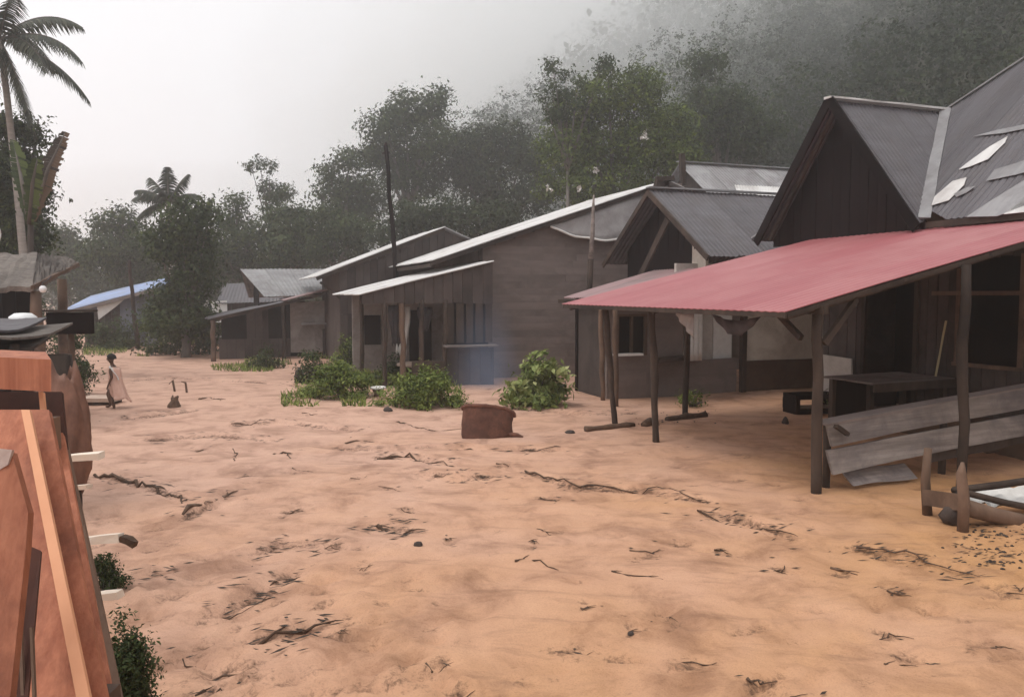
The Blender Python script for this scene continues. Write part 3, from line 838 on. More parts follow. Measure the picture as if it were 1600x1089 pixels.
def long_board_house():
    h = House('house', 'long grey-brown board house with pale sloping roof edge and torn tarpaulin under it', 3, 15)
    zr = lambda w: 3.38 + (w + .61) * .34
    h.roof((-.61, 14.1, 3.38), (-.61, 20, 3.38), (6.9, 14.1, zr(6.9)), (6.9, 20, zr(6.9)), 7, TIN_L, .13)
    h.roof((10.5, 14.1, 4.6), (10.5, 20, 4.6), (6.9, 14.1, zr(6.9)), (6.9, 20, zr(6.9)), 7, TIN_L, .13)
    h.board((-.6, 14.14, 3.29), (6.9, 14.14, zr(6.9) - .09), .04, .12, WOOD_D, 'bargeboard', 5, .004, side=(0, 1, 0))
    h.laps(lambda z: max(.95, (z + .12 - 3.38) / .34 - .61), 7.6, 14.5, -.05, zr(6.9) - .1, .205, WALL_G)
    h.wall([(.9, 14.56, 0), (.9, 19.6, 0), (.9, 19.6, zr(.9) - .06), (.9, 14.56, zr(.9) - .06)], (.06, 0, 0), WALL_G, 'side_wall')
    h.wall([(.97, 14.56, 0), (7.6, 14.56, 0), (7.6, 14.56, 5.6), (6.6, 14.56, zr(6.6) - .06), (.97, 14.56, zr(.97) - .06)], (0, .05, 0), WALL_D, 'backing_wall')
    h.board((.93, 14.44, 0), (.93, 14.44, zr(.9) - .08), .09, .09, WOOD_D, 'corner_post', 3)
    h.board((-.55, 14.3, 3.25), (-.55, 19.5, 3.25), .06, .1, WOOD_D, 'eave_beam')
    # sagging tarpaulin hung under the verge
    m = MB(); P = []
    for i in range(21):
        f = i / 20; w = 3.0 + 3.9 * f
        top = zr(w) - .16
        bot = 4.42 - .42 * math.sin(min(1, f * 1.05) * math.pi) ** .8 + .12 * f + .02 * math.sin(f * 25)
        bot = min(bot, top - .02)
        P.append([h.p(w, 14.22 - .10 * math.sin(f * math.pi) * (k / 5) + .015 * math.sin(k * 2 + i * .9), top + (bot - top) * k / 5) for k in range(6)])
    m.grid(P, (0, .012, 0)); m.build('tarpaulin', CLOTH_G, h.root, True)
    m = MB(); m.tube([P[i][5] + Vector((0, -.01, 0)) for i in range(21)], .035, 6, .1); m.build('tarpaulin_hem', CLOTH_W, h.root, True)
    # dark torn bracket at the high end of the roof
    h.board((6.5, 13.95, 5.85), (6.35, 13.95, 4.7), .12, .3, WOOD_D, 'bracket', 4, .06)
    h.board((6.35, 13.95, 5.9), (6.95, 13.95, 5.95), .12, .14, WOOD_D, 'bracket', 3, .03)
    # lean-to porch on the street side
    zp = lambda w: 2.44 + (w + 2.8) * .25
    h.roof((-2.8, 13.0, 2.44), (-2.8, 18, 2.44), (.85, 13.0, zp(.85)), (.85, 18, zp(.85)), 6, TIN_L, .13, .012, 'porch_roof_sheet')
    h.planks(-2.7, .85, 13.1, 2.17, lambda w: zp(w) - .04, .28, WALL_D, 'fascia_board', jag=.05)
    for w in (-2.14, -1.16, -.5):
        h.post((w, 13.15, -.15), (w + .04, 13.15, 2.3), .065, WOOD_D)
    for w in (-2.3, -1.2):
        h.post((w, 15.6, -.15), (w, 15.6, 2.5), .06, WOOD_D)
    h.wall([(-2.35, 17, -.1), (.85, 17, -.1), (.85, 17, 3.0), (-2.35, 17, 2.45)], (0, .08, 0), PLASTER_D, 'back_wall')
    h.post((-1.62, 13.2, -.15), (-1.66, 13.2, 2.35), .075, WOOD_B)
    h.wall([(-.6, 16.93, .0), (.1, 16.93, .0), (.1, 16.93, 1.95), (-.6, 16.93, 1.95)], (0, .05, 0), BLACKB, 'door')
    h.wall([(-2.0, 16.93, .9), (-1.5, 16.93, .9), (-1.5, 16.93, 1.8), (-2.0, 16.93, 1.8)], (0, .05, 0), BLACKB, 'shutter')
    # stall front of upright boards with a ledge
    h.planks(-.45, .88, 13.12, 1.12, 2.2, .26, WOOD_D, 'stall_board', gap=.07)
    h.planks(-.45, .88, 13.10, -.1, 1.0, .30, WALL_D, 'stall_board')
    h.board((-.55, 12.98, 1.06), (.92, 12.98, 1.06), .3, .05, WOOD_G, 'ledge', 3)
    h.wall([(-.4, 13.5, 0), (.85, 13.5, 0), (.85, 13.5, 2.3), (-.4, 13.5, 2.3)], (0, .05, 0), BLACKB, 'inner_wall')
    h.board((-1.4, 13.12, .52), (-.5, 13.12, .52), .06, .3, WOOD_D, 'low_rail', 2)
    return h
LB = long_board_house()

def far_gable_house():
    h = House('house', 'dark board house with pale roof edge rising behind the leaning pole', 0, 21)
    zr = lambda w: 3.06 + (w + 3.05) * .40
    h.roof((-3.1, 19.7, 3.04), (-3.1, 26, 3.04), (1.3, 19.7, zr(1.3)), (1.3, 26, zr(1.3)), 7, TIN_L, .13)
    h.roof((3.4, 19.7, 3.9), (3.4, 26, 3.9), (1.3, 19.7, zr(1.3)), (1.3, 26, zr(1.3)), 7, TIN_M, .13)
    h.board((-3.1, 19.74, 2.95), (1.3, 19.74, zr(1.3) - .09), .04, .12, WOOD_D, 'bargeboard', 5, .004, side=(0, 1, 0))
    zt = lambda w: (zr(w) if w < 1.3 else zr(1.3) - (w - 1.3) * .42) - .08
    h.planks(-2.3, 3.2, 20.0, 1.75, zt, .27, WALL_D, 'wall_plank')
    h.planks(-2.3, -1.5, 20.0, -.1, 1.75, .27, WALL_D, 'wall_plank')
    h.wall([(-1.5, 19.96, -.1), (1.6, 19.96, -.1), (1.6, 19.96, 2.6), (-1.5, 19.96, 2.6)], (0, .06, 0), PLASTER_D, 'wall_panel')
    h.wall([(-2.3, 20.1, 0), (-2.3, 25, 0), (-2.3, 25, 3.2), (-2.3, 20.1, 3.2)], (.06, 0, 0), WALL_D, 'side_wall')
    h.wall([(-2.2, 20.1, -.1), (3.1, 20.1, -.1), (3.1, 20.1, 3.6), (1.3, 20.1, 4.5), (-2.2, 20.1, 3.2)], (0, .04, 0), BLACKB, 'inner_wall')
    h.board((-.9, 19.9, 2.62), (.4, 19.96, 2.7), .1, .1, WOOD_G, 'window_hood', 2, .02)
    h.board((-2.95, 19.95, 2.85), (-2.3, 19.95, 2.3), .06, .08, WOOD_D, 'brace')
    m = MB(); m.box(-.9, .1, -1.09, -1.03, .0, 1.7); m.build('door', WOOD_D, h.root)
far_gable_house()

def low_kitchen_house():
    h = House('house', 'small low house with grey roof, dark gable end and sloping lean-to at the street', -4, 26)
    # ridge across the street, slope facing the camera
    h.roof((-4.5, 25.2, 2.35), (-.5, 25.2, 2.5), (-5.3, 28, 3.5), (-.2, 28, 3.55), 5, TIN_M, .16)
    h.roof((-4.9, 30.6, 2.3), (-.5, 30.6, 2.4), (-5.3, 28, 3.48), (-.2, 28, 3.53), 5, TIN_M, .16)
    h.planks(25.4, 30.4, -4.7, 1.4, lambda t: 3.42 - abs(t - 28) * .44, .3, BLACKB, 'gable_plank', 't')
    # lean-to in front, rising to the right
    zl = lambda w: 1.55 + (w + 6.5) * .235
    h.roof((-6.6, 23.6, 1.53), (-6.6, 26.4, 1.6), (-3.7, 23.6, zl(-3.7)), (-3.7, 26.4, zl(-3.7)), 4, TIN_D, .16, .012, 'lean_to_sheet', .08)
    h.roof((-3.9, 23.1, zl(-3.9) + .06), (-3.9, 26.4, zl(-3.9) + .06), (-1.6, 23.1, zl(-1.6) + .1), (-1.6, 26.4, zl(-1.6) + .1), 4, TIN_P, .16, .012, 'lean_to_sheet', .1)
    h.planks(-6.2, -3.6, 24.4, -.1, .75, .3, WALL_D, 'wall_plank')
    h.planks(-5.2, -4.4, 24.42, .7, lambda w: zl(w) - .05, .3, WALL_D, 'wall_plank')
    h.wall([(-3.6, 24.3, .2), (-1.0, 24.3, .2), (-1.0, 24.3, 2.3), (-3.6, 24.3, 2.1)], (0, .06, 0), PLASTER_D, 'wall_panel')
    h.wall([(-2.4, 24.2, -.1), (-1.2, 24.2, -.1), (-1.2, 24.2, 1.1), (-2.4, 24.2, 1.1)], (0, .05, 0), WALL_D, 'door')
    h.board((-3.2, 24.0, 1.30), (-1.0, 24.0, 1.35), .5, .05, TIN_M, 'awning', 2, .01)
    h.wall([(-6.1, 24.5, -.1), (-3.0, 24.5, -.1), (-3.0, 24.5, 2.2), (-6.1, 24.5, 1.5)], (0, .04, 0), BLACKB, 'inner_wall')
    h.post((-6.4, 23.7, -.1), (-6.4, 23.7, 1.5), .09, WOOD_B)
    h.post((-3.9, 23.7, -.1), (-3.9, 23.7, 2.05), .08, WOOD_D)
    h.board((-6.45, 23.7, 1.5), (-1.8, 23.7, zl(-1.8) - .08), .06, .1, WOOD_D, 'eave_beam')
low_kitchen_house()

def end_house():
    h = House('house', 'farthest grey tin roofed house with white sheets below its eaves', -9, 36)
    h.root.location = UW(-9 + 2.3, 36)
    h.roof((-8.6, 33.5, 2.0), (-5.2, 33.5, 2.1), (-8.2, 36.5, 3.0), (-5.0, 36.5, 3.1), 4, TIN_D, .16)
    h.roof((-8.4, 39, 2.0), (-5.2, 39, 2.1), (-8.2, 36.5, 2.98), (-5.0, 36.5, 3.08), 4, TIN_D, .16)
    h.planks(-8.2, -5.0, 34, -.1, 2.05, .3, WALL_D, 'wall_plank')
    h.wall([(-9.2, 33.6, 1.55), (-8.1, 33.6, 1.6), (-8.1, 33.6, 2.15), (-8.7, 33.6, 2.1), (-9.2, 33.6, 2.2)], (0, .04, 0), CLOTH_W, 'white_sheet')
    h.board((-9.0, 32.6, 1.05), (-7.3, 32.6, 1.35), 1.1, .03, TIN_L, 'awning_sheet', 3, .02)
    h.board((-9.0, 32.0, .45), (-7.8, 32.0, .5), .7, .03, TIN_L, 'awning_sheet', 2, .02)
    for w in (-8.9, -7.4):
        h.post((w, 32.1, -.1), (w, 32.1, 1.2), .07, WOOD_D)
    h.planks(-8.9, -6.6, 33.0, -.1, 1.2, .3, WALL_D, 'wall_plank')
end_house()

def blue_roof_house():
    Y = 38
    p = gnd(200, 541)
    h = House('house', 'small house with slate blue tin roof left of the road', 0, 0, rz=R(8), loc=(p.x, 38, 0))
    x0, x1 = -2.6, 1.9
    h.roof((x0, -1.2, 1.62), (x0, 2.6, 2.35), (x1, -1.2, 2.85), (x1, 2.6, 3.5), 4, TIN_BLUE, .18)
    h.board((x0, -1.22, 1.52), (x1, -1.22, 2.75), .04, .14, WOOD_G, 'fascia', 3, .004, side=(0, 1, 0))
    h.planks(-.2, 1.7, -.6, -.1, lambda w: 1.5 + (w + 2.6) * .273, .3, M("blue_grey_boards", (.12, .13, .16), (.18, .19, .225), 2.5, rnd=.15), 'wall_plank')
    h.planks(-2.2, -.2, .6, -.1, lambda w: 1.6 + (w + 2.6) * .273, .3, WALL_D, 'wall_plank')
    h.wall([(-1.05, -1.0, 1.9), (.15, -1.0, 2.22), (-.2, -1.0, 1.9), (-1.0, -1.0, 1.28)], (0, .03, 0), CLOTH_W, 'white_sheet')
    h.post((-2.3, -1.0, -.1), (-2.3, -1.0, 1.6), .07, WOOD_D)
blue_roof_house()

# ------------------------------------------------------------------ left side of the street
def thatch_hut():
    p = at(20, 430, 15.0)
    h = House('hut', 'open hut with brown thatched roof at the left edge', 0, 0, cat='hut', rz=0, loc=(p.x, 15, 0))
    def q(px, py, dy):
        a = at(px, py, 15 + dy); return (a.x - p.x, dy, a.z)
    def slope(A, B, Cc, D, name):
        m = MB(); P = []
        A, B, Cc, D = map(Vector, (A, B, Cc, D))
        for i in range(25):
            f = i / 24
            lo, hi = A.lerp(B, f), Cc.lerp(D, f)
            P.append([lo.lerp(hi, k / 6) + Vector((random.uniform(-.02, .02), random.uniform(-.04, .04) * (k == 0), random.uniform(-.03, .03))) for k in range(7)])
        m.grid(P, (0, .03, -.09)); m.build(name, THATCH, h.root)
    slope(q(-170, 452, -1), q(52, 446, -1), q(-120, 398, .5), q(58, 396, .5), 'thatch')
    slope(q(52, 446, -1), q(122, 410, 1.6), q(58, 395, .5), q(100, 402, 1.6), 'thatch')
    h.board(q(50, 449, -1.05), q(122, 413, 1.6), .05, .07, WOOD_B, 'verge_pole', 3, .01)
    for px, dy, z in ((58, -.8, 2.5), (99, 1.4, 2.75), (-40, -.8, 2.5)):
        x = q(px, 460, dy)[0]
        h.post((x, dy, -.1), (x - .02, dy, z), .09, WOOD_B)
    h.planks(-2.6, q(50, 460, .3)[0], .3, -.1, 2.62, .28, BLACKB, 'wall_plank')
    return h
thatch_hut()
def lamp_and_bowls():
    p = at(67, 452, 14.0)
    root = empty('lamp', p, 0, 'round white lamp hanging beside the hut post', 'lamp')
    MB().lathe((0, 0, 0), [(.015, -.06), (.045, -.045), (.062, 0), (.05, .04), (.025, .06)], 14).build('bulb', WHITE, root, True)
    MB().tube([(0, 0, .055), (0, 0, .11), (-.05, .25, .16), (-.09, .42, .24)], .012, 6).build('cord', CLOTH_D, root)
    p = at(36, 500, 9.6)
    m = MB(); m.lathe((0, 0, 0), [(.02, .085), (.09, .08), (.145, .04), (.16, .0), (.15, -.005), (.02, .0)], 18, .02)
    tag(m.build('basin', WHITE, None, True, p), 'white basin turned upside down on the dark stall roof', 'basin')
    p = at(-7, 366, 11)
    root = empty('satellite_dish', p, 0, 'white satellite dish cut by the left photo edge', 'satellite dish')
    m = MB(); P = []
    for j in range(6):
        r = .17 * j / 5
        P.append([Vector((r * .62 * math.cos(a), -.25 * r * r - .1 + .3 * r * math.cos(a), r * math.sin(a))) for a in [2 * math.pi * k / 20 for k in range(21)]])
    m.grid(P, (0, .015, 0)); m.build('dish', WHITE, root, True)
    MB().tube([(-.03, .05, -.05), (-.2, .1, -.3), (-.25, .1, -1.1), (-.25, .1, -p.z)], .025, 6).build('mast', WOOD_D, root)
lamp_and_bowls()
def sheet_stall():
    p = at(30, 520, 9.0)
    h = House('stall', 'stall roofed with dark overlapping sheets behind the orange planks', 0, 0, cat='stall', rz=R(3), loc=(p.x, 9.0, 0))
    z = p.z
    def sag(x0, x1, y0, y1, zl, zr_, mat, name):
        m = MB(); P = []
        for i in range(13):
            f = i / 12
            P.append([Vector((x0 + (x1 - x0) * f, y0 + (y1 - y0) * k / 5, zl + (zr_ - zl) * f + .05 * math.sin(f * 3 + k * .7) + .1 * k / 5 + random.uniform(-.006, .006))) for k in range(6)])
        m.grid(P, (0, 0, -.025)); m.build(name, mat, h.root)
    sag(-1.6, .30, -.7, .6, z - .03, z - .02, THATCH, 'roof_sheet')
    sag(-1.6, .05, -.5, .5, z + .14, z + .05, TIN_D, 'roof_sheet')
    sag(-1.6, .33, -.9, .0, z - .16, z - .15, WOOD_H, 'roof_sheet')
    for x in (-1.3, .22): h.post((x, -.5, -.1), (x, -.5, z - .1), .05, WOOD_D)
    h.planks(-1.5, .2, -.3, -.1, 1.2, .25, WALL_D, 'wall_plank')
    # dark board box hung from a post
    p = at(110, 505, 10.5)
    root = empty('sign_box', (p.x, p.y, 0), R(4), 'plain dark board on a thin post by the left huts', 'board')
    w, hh = .275, .14
    MB().box(-w, w, -.06, .06, p.z - hh, p.z + hh).build('board', BLACKB, root)
    MB().beam((-w - .03, -.01, p.z + hh + .02), (w + .03, .02, p.z + hh + .025), .2, .03, 3, .006).build('cap', WOOD_D, root)
    MB().tube([(-.03, .1, -.2), (-.05, .1, p.z * .5), (-.04, .1, p.z)], [.05, .045, .04], 7, .06).build('post', WOOD_B, root, True)
sheet_stall()

def plank_rail():
    """orange-brown planks leaning on a heavy rail, close to the camera"""
    root = empty('plank_fence', (-1.6, 2.6, 0), 0, 'orange-brown painted plank fence with pale lath ends at the left foreground', 'fence')
    O = Vector(root.location)
    def L(px, py, Y): return at(px, py, Y) - O
    def slab(pts, th, name, mat, rough=.002):
        n = (Vector(pts[1]) - Vector(pts[0])).cross(Vector(pts[2]) - Vector(pts[0])).normalized()
        if n.dot(EYE - O - Vector(pts[0])) < 0: n = -n
        return MB().prism(pts, -n * th).build(name, mat, root)
    # heavy cap rail end
    a = [L(-40, 556, 3.5), L(80, 562, 3.4), L(80, 612, 3.4), L(-40, 606, 3.5)]
    MB().prism(a, L(71, 550, 3.62) - a[1]).build('cap_rail', ORANGE, root)
    # upright planks, leaning outwards towards the bottom
    def plank(tl, tr, br, bl, Yt, Yb, th, name='plank', mat=ORANGE):
        return slab([L(*tl, Yt), L(*tr, Yt), L(*br, Yb), L(*bl, Yb)], th, name, mat)
    plank((-40, 640), (34, 640), (152, 1240), (-20, 1240), 3.15, 2.35, .03)
    plank((38, 640), (76, 640), (196, 1240), (158, 1240), 3.3, 2.45, .03)
    plank((33, 640), (46, 640), (172, 1240), (148, 1240), 3.12, 2.33, .02, 'lath', ORANGE_L)  # pale strip: the lit plank edge put into the colour
    plank((76, 674), (98, 676), (205, 1240), (182, 1240), 3.6, 2.6, .03)
    plank((84, 612), (100, 660), (226, 1240), (206, 1240), 3.9, 2.75, .03, 'plank', WOOD_B)
    # near board with pale top edge
    slab([L(-60, 700, 2.3), L(18, 706, 2.3), L(44, 800, 2.24), L(40, 860, 2.2), L(6, 1180, 2.0), L(-60, 1180, 2.0)], .03, 'plank', ORANGE)
    slab([L(-60, 694, 2.29), L(19, 703, 2.29), L(12, 726, 2.28), L(-60, 770, 2.27)], .012, 'top_edge', M("pale_edge", (.34, .25, .22), (.48, .38, .34), 6, rnd=0))
    slab([L(40, 850, 2.6), L(64, 860, 2.6), L(30, 1240, 2.2), L(-10, 1240, 2.2)], .02, 'back_board', DKRED)
    for (x, w) in ((34, 5), (52, 4)):
        slab([L(x - 6, 980, 2.42), L(x - 6 + w, 980, 2.42), L(x + 4 + w, 1240, 2.25), L(x + 4, 1240, 2.25)], .012, 'slat', WOOD_B)
    # thin uprights under the cap rail
    slab([L(60, 612, 3.6), L(67, 612, 3.6), L(73, 680, 3.5), L(66, 680, 3.5)], .02, 'lath', ORANGE_L)
    slab([L(-40, 612, 3.75), L(96, 612, 3.75), L(104, 700, 3.6), L(-40, 700, 3.6)], .02, 'back_board', DKRED)
    # pale sawn ends poking out towards the road
    for (x0, y0, x1, y1, Y, hh, dark) in ((88, 719, 159, 711, 4.3, .030, 0), (106, 762, 140, 760, 4.6, .022, 0), (142, 844, 190, 839, 4.1, .034, 1), (147, 934, 188, 928, 3.9, .030, 0)):
        p0, p1 = L(x0 - 40, y0 + 4, Y + .02), L(x1, y1, Y - .04)
        MB().beam(p0, p1, .05, hh * 1.2, 3, .004).build('lath_end', LATH, root)
        if dark:
            MB().beam(p1 + Vector((.0, 0, -.004)), L(212, 850, Y - .05), .048, .03, 2, .006).build('lath_tip', TWIG, root)
    # bottom rail carrying them, and feet on the ground
    MB().beam(L(-60, 1230, 2.5), L(230, 1250, 2.7), .08, .1, 2, .004).build('bottom_rail', WOOD_B, root)
    for x, y in ((-2.05, 3.5), (-1.45, 2.75), (-1.6, 2.1), (-2.6, 3.6)):
        q = Vector((x, y, 0)) - O
        MB().beam((q.x, q.y, -.2), (q.x, q.y, 1.05 if y < 3 else 1.9), .09, .09, 2, .005).build('post', WOOD_B, root)
plank_rail()
def sack_and_drum():
    # bulging rusty sheet behind the planks
    c = at(104, 660, 5.2)
    root = empty('rusty_sheet', (c.x, c.y, 0), 0, 'bulging rusty brown sheet metal roll behind the orange planks', 'metal sheet')
    m = MB(); P = []
    for j in range(13):
        f = j / 12
        z = c.z - .40 + .74 * f
        row = []
        for k in range(41):
            a = R(-205 + 290 * k / 40)
            r = .165 * (math.sin(math.pi * (.16 + .72 * f)) ** .5) * (1 + .07 * math.sin(a * 5 + f * 6) + .05 * math.sin(a * 9 - f * 9)) + random.uniform(-.003, .003)
            row.append(Vector((r * math.cos(a) - .05 + .05 * (1 - f), r * math.sin(a) * .8, z + (.05 * math.sin(a * 3) + .03 * math.sin(a * 7)) * (1 if j in (0, 12) else .4))))
        P.append(row)
    m.grid(P, (0, .006, 0)); m.build('sheet', RUSTSHEET, root, True)
    MB().tube([P[j][40] for j in range(13)], .012, 6).build('rolled_edge', TWIG, root, True)
    MB().tube([(-.05, 0, -.1), (-.06, 0, c.z - .3)], .07, 8, .05).build('stake', WOOD_B, root)
    # a darker one further back
    c = at(86, 610, 6.4)
    m = MB(); P = []
    for j in range(9):
        f = j / 8; r = .12 + .05 * math.sin(f * 3)
        P.append([Vector((r * math.cos(a), r * math.sin(a), -c.z + (c.z + .28) * f)) for a in [2 * math.pi * k / 14 for k in range(15)]])
    m.grid(P, (0, 0, .006)); o = m.build('drum', WOOD_D, None, True, (c.x, c.y, c.z))
    tag(o, 'tall narrow dark drum standing behind the rusty sheet roll', 'drum')
sack_and_drum()

# ------------------------------------------------------------------ poles
def pole(label, base, top, Y, r0, r1, bits=True, mat=None):
    b, t_ = gnd(base[0], base[1] or 600), at(*top, Y)
    if base[1] == 0: b = Vector(((base[0] - 800) / F * Y, Y, 0))
    root = empty('pole', (b.x, b.y, 0), 0, label, 'pole')
    d = t_ - Vector((b.x, b.y, 0))
    pts = [Vector((0, 0, -.3))] + [d * (k / 9) + Vector((random.uniform(-1, 1) * .02, random.uniform(-1, 1) * .02, 0)) for k in range(1, 10)]
    MB().tube(pts, [r0 + (r1 - r0) * k / 9 for k in range(10)], 8, .07).build('shaft', mat or WOOD_D, root, True)
    if bits:
        MB().beam(d + Vector((-.12, 0, -.25)), d + Vector((.12, 0, -.22)), .06, .06).build('crosspiece', WOOD_D, root)
        MB().lathe(d + Vector((0, 0, -.02)), [(.03, 0), (.055, .03), (.05, .09), (.02, .14)], 8).build('insulator', STONE, root, True)
    return root
p = UW(-1.62, 12.9)
pole('tall dark wooden pole leaning behind the far porch roof', (629, 0), (603, 228), 26.8, .095, .065, True, BLACKB)
q = UW(3.0, 11.8)
rt = empty('pole', (q.x, q.y, 0), 0, 'leaning post with pale broken top beside the tarpaulin', 'pole')
tp = at(928, 305, q.y); d = tp - Vector((q.x, q.y, 0))
MB().tube([(0, 0, -.2)] + [d * (k / 6) for k in range(1, 5)], [.09, .09, .085, .08, .08], 8, .06).build('shaft', WOOD_D, rt, True)
MB().tube([d * (4 / 6), d * .8 + Vector((.02, 0, 0)), d * .93, d], [.075, .06, .05, .02], 7, .15).build('broken_top', WOOD_G, rt, True)
pole('thin dark pole standing at the slate blue roof', (216, 545), (201, 408), 34, .11, .07, False)

# ------------------------------------------------------------------ bench, trestle and things under the red porch
def plank_bench():
    b0 = Vector((3.92, 9.85, 0))
    rz = math.atan2(.43, .90)
    root = empty('bench', b0, rz, 'low broad bench of grey weathered planks under the red porch', 'bench')
    def bd(x0, x1, y, z, hgt, th, name, mat=WOOD_G, dz=0.0, twist=0.0):
        m = MB(); P = []
        for i in range(9):
            f = i / 8; x = x0 + (x1 - x0) * f
            zz = z + dz * (x / 4.6) + .012 * math.sin(f * 5 + x0)
            P.append([Vector((x, y + twist * (k / 2 - .5) + .012 * math.sin(f * 4 + k), zz + hgt * (k / 2 - .5) + random.uniform(-.004, .004))) for k in range(3)])
        m.grid(P, (0, th, 0)); return m.build(name, mat, root)
    bd(.02, 4.6, .0, .70, .27, .035, 'front_board', dz=.30, twist=.08)
    bd(-.02, 4.5, -.06, .37, .28, .035, 'front_board', dz=.26, twist=.1)
    bd(.35, 1.5, .0, .12, .16, .03, 'loose_board', dz=.02, twist=.2)
    bd(1.9, 4.4, .06, .14, .22, .03, 'loose_board', WALL_D, dz=.3)
    MB().beam((.0, .15, .83), (4.6, .15, 1.13), .24, .03, 4, .006).build('seat_plank', WALL_G, root)
    for x in (.12, 2.3, 4.3):
        zt = .79 + .30 * x / 4.6
        MB().tube([(x, .14, -.15), (x + .01, .14, .4), (x, .14, zt)], .05, 7, .08).build('leg', WOOD_D, root, True)
    MB().beam((.02, -.09, .83), (.25, -.06, .70), .06, .05, 2, .01).build('cleat', WOOD_D, root)
plank_bench()
def daybed():
    q = gnd(1300, 655)
    root = empty('platform', UW(4.1, 4.6), ROT, 'dark raised plank platform against the house wall behind the bench', 'platform')
    for k in range(4):
        MB().beam((.1, -1.5 + k * .32, .93), (1.95, -1.5 + k * .32, .95), .30, .03, 3, .005).build('deck_plank', WALL_G, root)
    MB().beam((.1, -1.68, .86), (1.95, -1.68, .88), .05, .14, 3, .006).build('front_beam', WOOD_D, root)
    for x in (.2, 1.85):
        for y in (-1.5, -.6):
            MB().beam((x, y, -.1), (x, y, .915), .09, .09, 2, .006).build('leg', WOOD_D, root)
    MB().box(.25, 1.8, -.5, -.46, .1, .9).build('dark_void_panel', BLACKB, root)  # black sheet added to stand for the dark void under the deck
daybed()
def trestle():
    root = empty('trestle', gnd(1475, 815), 0, 'rough wooden trestle with two stakes and a log at the right edge', 'trestle')
    O = Vector(root.location)
    def T(px, py, Y): return at(px, py, Y) - O
    MB().tube([T(1449, 812, 8.85), T(1446, 750, 8.85), T(1450, 700, 8.85)], [.055, .05, .042], 7, .1).build('stake', WOOD_B, root, True)
    MB().tube([T(1504, 836, 8.25), T(1506, 780, 8.25), T(1502, 740, 8.25), T(1504, 722, 8.25)], [.06, .055, .05, .015], 7, .1).build('stake', WOOD_B, root, True)
    MB().beam(T(1446, 776, 8.82), T(1512, 786, 8.3), .07, .17, 3, .012).build('board', WOOD_B, root)
    MB().tube([T(1500, 790, 8.4), T(1560, 806, 8.5), T(1640, 822, 8.8)], [.1, .085, .08], 8, .1).build('log', WOOD_B, root, True)
    MB().tube([T(1490, 766, 8.6), T(1560, 758, 8.8), T(1680, 740, 9.2)], [.04, .045, .04], 7, .1).build('rail', WOOD_D, root, True)
    MB().tube([T(1512, 770, 8.5), T(1570, 785, 8.6), T(1680, 806, 8.9)], [.035, .04, .04], 7, .1).build('rail', WOOD_D, root, True)
    MB().lathe(T(1488, 806, 8.5), [(.02, -.09), (.09, -.08), (.12, 0), (.09, .09), (.03, .12)], 9, .2).build('block', STONE, root, True)
    m = MB(); P = []
    for i in range(12):
        P.append([T(1512 + i * 13, 764 - i * .6 + 26 * k / 8, 8.62 + .3 * (1 - k / 8) + .04 * i) + Vector((0, 0, .035 * math.sin(i * 1.9 + k * 1.4) + .02 * math.sin(i * 3.1 - k * 2.2))) for k in range(9)])
    m.grid(P, (0, 0, -.01))
    o = m.build('sack', CLOTH_W, None, True, O)
    tag(o, 'crumpled whitish sack lying between the trestle rails', 'sack')
trestle()
